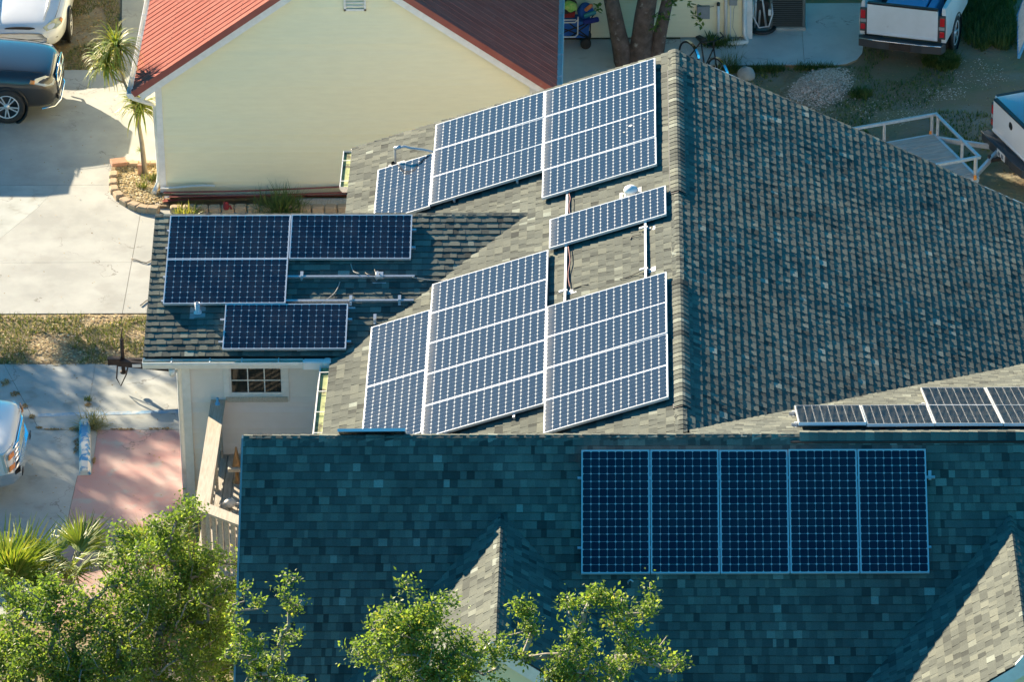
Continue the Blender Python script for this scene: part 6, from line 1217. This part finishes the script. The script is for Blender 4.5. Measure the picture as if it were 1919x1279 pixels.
bl = [(-0.3, 10.8, 3.3, 1.3, 0.9, 0.8), (0.9, 10.9, 3.5, 1.5, 1.0, 0.9), (2.5, 11.1, 3.9, 1.4, 0.9, 0.9), (3.6, 11.6, 4.3, 1.2, 0.9, 0.9), (-1.0, 10.9, 3.9, 1.2, 0.9, 0.9)]
nodes, par, rad, ends = grow(stems[1] - Vector((0, 0, 0.6)), stems[1], crown_tips(bl, 330, rng), rng, r_tip=0.006); wood_mesh(nodes, par, rad, 5).build('branches', [M['brownbark']], tt); leafy(mb, nodes, par, ends, rng, 80, 0.18, 0.19, (0.1, 0.7))
mb.build('crown', [M['leaf']], tt)
mb = MB()
for x_, y_ in ((1265, 2), (1290, 4), (1250, 8), (1235, 32), (1228, 48), (1246, 30), (1302, 28), (1308, 42), (1122, 14)):
    p = aty(x_, y_, 10.2)
    for k in range(12): d = Vector((rng.gauss(0, 1), rng.gauss(0, 1), rng.gauss(0, 0.6))).normalized(); add_leaf(mb, p + Vector((rng.gauss(0, 0.05), rng.gauss(0, 0.05), rng.gauss(0, 0.04))), d * 0.13, d.cross(Vector((0.2, 0.1, 1))).normalized() * 0.035, rng.uniform(0.2, 0.7))
stuff(mb.build('sprouts', [M['leaf']], tt))
# street trees out of view on the left: they cast the dappled shade on the pad
tree('street_tree', 'broad street tree beyond the left edge whose shade dapples the parking pad', (-23.0, 7.3, 0), (-23.0, 7.3, 3.0), [(-23.0, 7.6, 6.3, 2.6, 3.0, 1.25), (-21.6, 5.2, 6.0, 1.6, 1.6, 1.0), (-24.0, 10.0, 5.6, 1.8, 1.5, 1.0), (-22.6, 8.8, 5.9, 2.2, 1.6, 1.0), (-20.8, 6.6, 6.4, 1.5, 1.6, 0.9), (-20.2, 9.8, 6.4, 1.9, 1.3, 0.8), (-22.0, 9.8, 6.2, 1.7, 1.3, 0.8), (-19.8, 5.8, 6.4, 1.4, 1.2, 0.8)], 560, 24, 0.20, 0.18, 51, r_tip=0.010, bark='brownbark')
tree('rear_tree', 'tall tree beyond the top edge shading the back yard', (4.5, 21.0, 0), (4.5, 21.0, 3.5), [(4.0, 20.5, 6.5, 3.0, 2.6, 2.6), (7.5, 21.5, 6.0, 2.8, 2.6, 2.6), (1.0, 20.0, 7.2, 2.2, 2.0, 1.6)], 260, 38, 0.22, 0.22, 52, r_tip=0.010, bark='brownbark')
# ------------------------------------------------------------------ strap leaved palm by the cream house corner
def strap(mb, c_, az, el, ln, w, droop, sh, seg=6):
    d = Vector((math.cos(az) * math.cos(el), math.sin(az) * math.cos(el), math.sin(el))); p = Vector(c_); side = Vector((-math.sin(az), math.cos(az), 0)); L_, R_ = [], []
    for k in range(seg + 1):
        f = k / seg; ww = w * (0.55 + 0.9 * f if f < 0.4 else 0.91 * (1 - f) / 0.6 + 0.05); L_.append(p - side * ww); R_.append(p + side * ww); p = p + d * (ln / seg); d = (d + Vector((0, 0, -droop * (0.4 + f)))).normalized()
    for k in range(seg): mb.poly([L_[k], R_[k], R_[k+1], L_[k+1]], 0, sh, True)
yp = thing('strap_leaf_palm', 'slender palm with three drooping strap leaved heads at the planter', 'palm', (-10.17, 5.84, 0)); Yp = 5.75
tk = [at(272, 328, 0.02), aty(266, 270, Yp), aty(258, 222, Yp), aty(248, 190, Yp), aty(232, 152, Yp)]
mb = MB(); mb.tube(tk, [0.055, 0.045, 0.036, 0.03, 0.026], 10); mb.tube([tk[4], aty(225, 130, Yp), aty(219, 98, Yp)], [0.024, 0.022, 0.02], 8); mb.tube([tk[4] - Vector((0, 0, 0.03)), aty(215, 148, Yp - 0.1), aty(200, 128, Yp - 0.15)], [0.022, 0.02, 0.018], 8); mb.tube([tk[2], tk[2] + Vector((0.02, -0.1, 0.12))], [0.03, 0.02], 8); mb.build('trunk', [M['bark']], yp)
rng = random.Random(5)
for q, n_, ln, yy_ in ((aty(262, 200, Yp - 0.1), 150, 0.66, 0), (aty(218, 88, Yp), 160, 0.68, 0), (aty(199, 122, Yp - 0.15), 150, 0.64, 0)):
    mb = MB()
    for k in range(n_):
        el = rng.uniform(-0.35, 1.45); strap(mb, q + Vector((rng.gauss(0, 0.015), rng.gauss(0, 0.015), rng.gauss(0, 0.03))), rng.uniform(0, 6.283), el, ln * rng.uniform(0.7, 1.1), 0.018, rng.uniform(0.28, 0.55), rng.uniform(0.45, 1.0) if el > -0.1 else rng.uniform(0.7, 1.0), 7)
    mb.build('leaf_head', [M['frond']], yp)
mb = MB()
for k in range(16): strap(mb, aty(263, 283, Yp - 0.05), rng.uniform(2.2, 5.0), rng.uniform(0, 1.2), 0.13, 0.007, 0.4, 0.6, 4)
mb.build('side_shoot', [M['frond']], yp)
# fan palms at the lower left
def fan_mesh(name, ln, blades, seed):
    """one frond: stalk along +x then a fan of narrow blades"""
    rng = random.Random(seed); mb = MB(); mb.tube([(0, 0, 0), (ln * 0.35, 0, 0.02), (ln * 0.6, 0, -0.01)], [0.012, 0.010, 0.007], 5, a=0.7)
    for k in range(blades):
        a_ = -1.35 + 2.7 * k / (blades - 1); c_ = Vector((ln * 0.6, 0, -0.01)); L_ = ln * rng.uniform(0.62, 0.78) * (1 - 0.18 * abs(a_)); d = Vector((math.cos(a_), math.sin(a_), 0.10 * rng.uniform(-1, 1))); s_ = Vector((-math.sin(a_), math.cos(a_), 0)); sh = rng.uniform(0.25, 0.85)
        pts = [(0.0, 0.004), (0.35, 0.017), (0.7, 0.011), (1.0, 0.001)]; q = [(c_ + d * L_ * f + Vector((0, 0, -0.30 * L_ * f ** 3 * rng.uniform(0.4, 1.3))), w) for f, w in pts]
        for (p0, w0), (p1, w1) in zip(q, q[1:]): mb.poly([p0 - s_ * w0, p0 + s_ * w0, p1 + s_ * w1, p1 - s_ * w1], 0, sh, True)
    return mb.mesh(name, [M['frond']])
FAN = [fan_mesh('frond', 1.0, 26, s_) for s_ in (1, 2, 3)]
def fan_palm(label, base, n, size, seed, up=(0.35, 1.35), az=(0, 6.283)):
    t = thing('fan_palm', label, 'palm', base, 0, 'fan palms by the pad'); rng = random.Random(seed)
    mb = MB(); mb.lathe(base, [(0.10, -0.02), (0.09, 0.15), (0.05, 0.28)], 10); mb.build('stem', [M['bark']], t)
    for k in range(n):
        o = link('frond', FAN[k % 3], t, (rng.gauss(0, 0.03), rng.gauss(0, 0.03), 0.18)); s_ = size * rng.uniform(0.75, 1.1); o.scale = (s_, s_, s_); o.rotation_euler = (rng.uniform(-0.9, 0.9), -rng.uniform(*up), rng.uniform(*az))
    return t
fan_palm('tall upright fan palm at the lower left edge', at(25, 1165, 0), 24, 1.20, 1, (0.75, 1.5))
fan_palm('spreading fan palm right of the tall one', at(130, 1105, 0), 14, 1.05, 2, (0.3, 1.1))
fan_palm('small fan palm between pad and porch', at(280, 1085, 0), 13, 0.85, 3, (0.6, 1.4))
fan_palm('low fan palm under the hedge tree', at(300, 1190, 0), 12, 0.9, 4, (0.2, 1.0))
def tuft(name, label, base, n, ln, w, seed, mat='weed', shade=(0.3, 0.9), el=(0.6, 1.5), droop=(0.1, 0.3), spread=0.1, cat='grass tuft'):
    rng = random.Random(seed); mb = MB()
    for k in range(n): strap(mb, Vector(base) + Vector((rng.gauss(0, spread), rng.gauss(0, spread * 0.7), 0)), rng.uniform(0, 6.283), rng.uniform(*el), ln * rng.uniform(0.6, 1.1), w, rng.uniform(*droop), rng.uniform(*shade), 5)
    return tag(mb.build(name, [M[mat]]), label, cat)
tuft('ornamental_grass', 'green arching grass clump at the foot of the cream wall', at(528, 400, 0.0), 420, 0.62, 0.007, 11, el=(0.3, 1.4), spread=0.16, shade=(0.3, 0.85))
tuft('yellow_plant', 'yellow green spiky plant poking up behind the wing ridge', at(350, 408, 0.0), 110, 0.34, 0.014, 12, 'frond', (0.7, 1.0), (0.4, 1.4), spread=0.10, cat='plant')
tuft('bed_sprig', 'small green sprig in the gravel planter', at(268, 352, 0.05), 60, 0.16, 0.008, 13, spread=0.05, cat='plant')
tuft('palm_base_grass', 'tuft of blades at the foot of the slender palm', at(285, 338, 0.05), 80, 0.20, 0.007, 14, spread=0.08)
tuft('dry_grass_tuft', 'straw coloured grass tuft at the head of the blue wheel stop', at(172, 800, 0.0), 260, 0.42, 0.005, 15, shade=(0.85, 1.0), el=(0.05, 1.1), spread=0.10)
tuft('joint_grass', 'small green tuft in the pad joint above the wheel stop', at(166, 752, 0.0), 40, 0.14, 0.006, 16, spread=0.03)
tuft('dry_seed_grass', 'tall dry seed grass between pad and porch', at(325, 1075, 0.0), 220, 0.95, 0.004, 17, shade=(0.9, 1.0), el=(0.9, 1.5), droop=(0.02, 0.1), spread=0.25)
tuft('fern', 'dark fern by the pipes on the back house wall', at(1335, 86, 0.0), 70, 0.34, 0.02, 18, shade=(0.1, 0.5), el=(0.4, 1.4), spread=0.07, cat='fern')
tuft('pipe_weeds', 'weedy clump at the foot of the white pipes', at(1362, 84, 0.0), 160, 0.22, 0.008, 19, shade=(0.0, 1.0), spread=0.13, cat='weeds')
tuft('edge_grass', 'wispy grass at the patio edge beside the bicycle', at(1365, 122, 0.0), 120, 0.36, 0.004, 20, shade=(0.3, 0.9), spread=0.12)

for nm, q, lb in (('twig', ((246, 485), (255, 487), (265, 491), (274, 493), (281, 490), (284, 486)), 'curved dry twig on the drive left of the wing roof'), ('twig', ((263, 573), (268, 569), (274, 564), (278, 562)), 'short dry twig on the drive beside the lower wing rake')):
    mb = MB(); mb.tube([at(x_, y_, 0.02) for x_, y_ in q], [0.012] * (len(q) - 1) + [0.006], 6); tag(mb.build(nm, [M['bark']]), lb, 'twig')
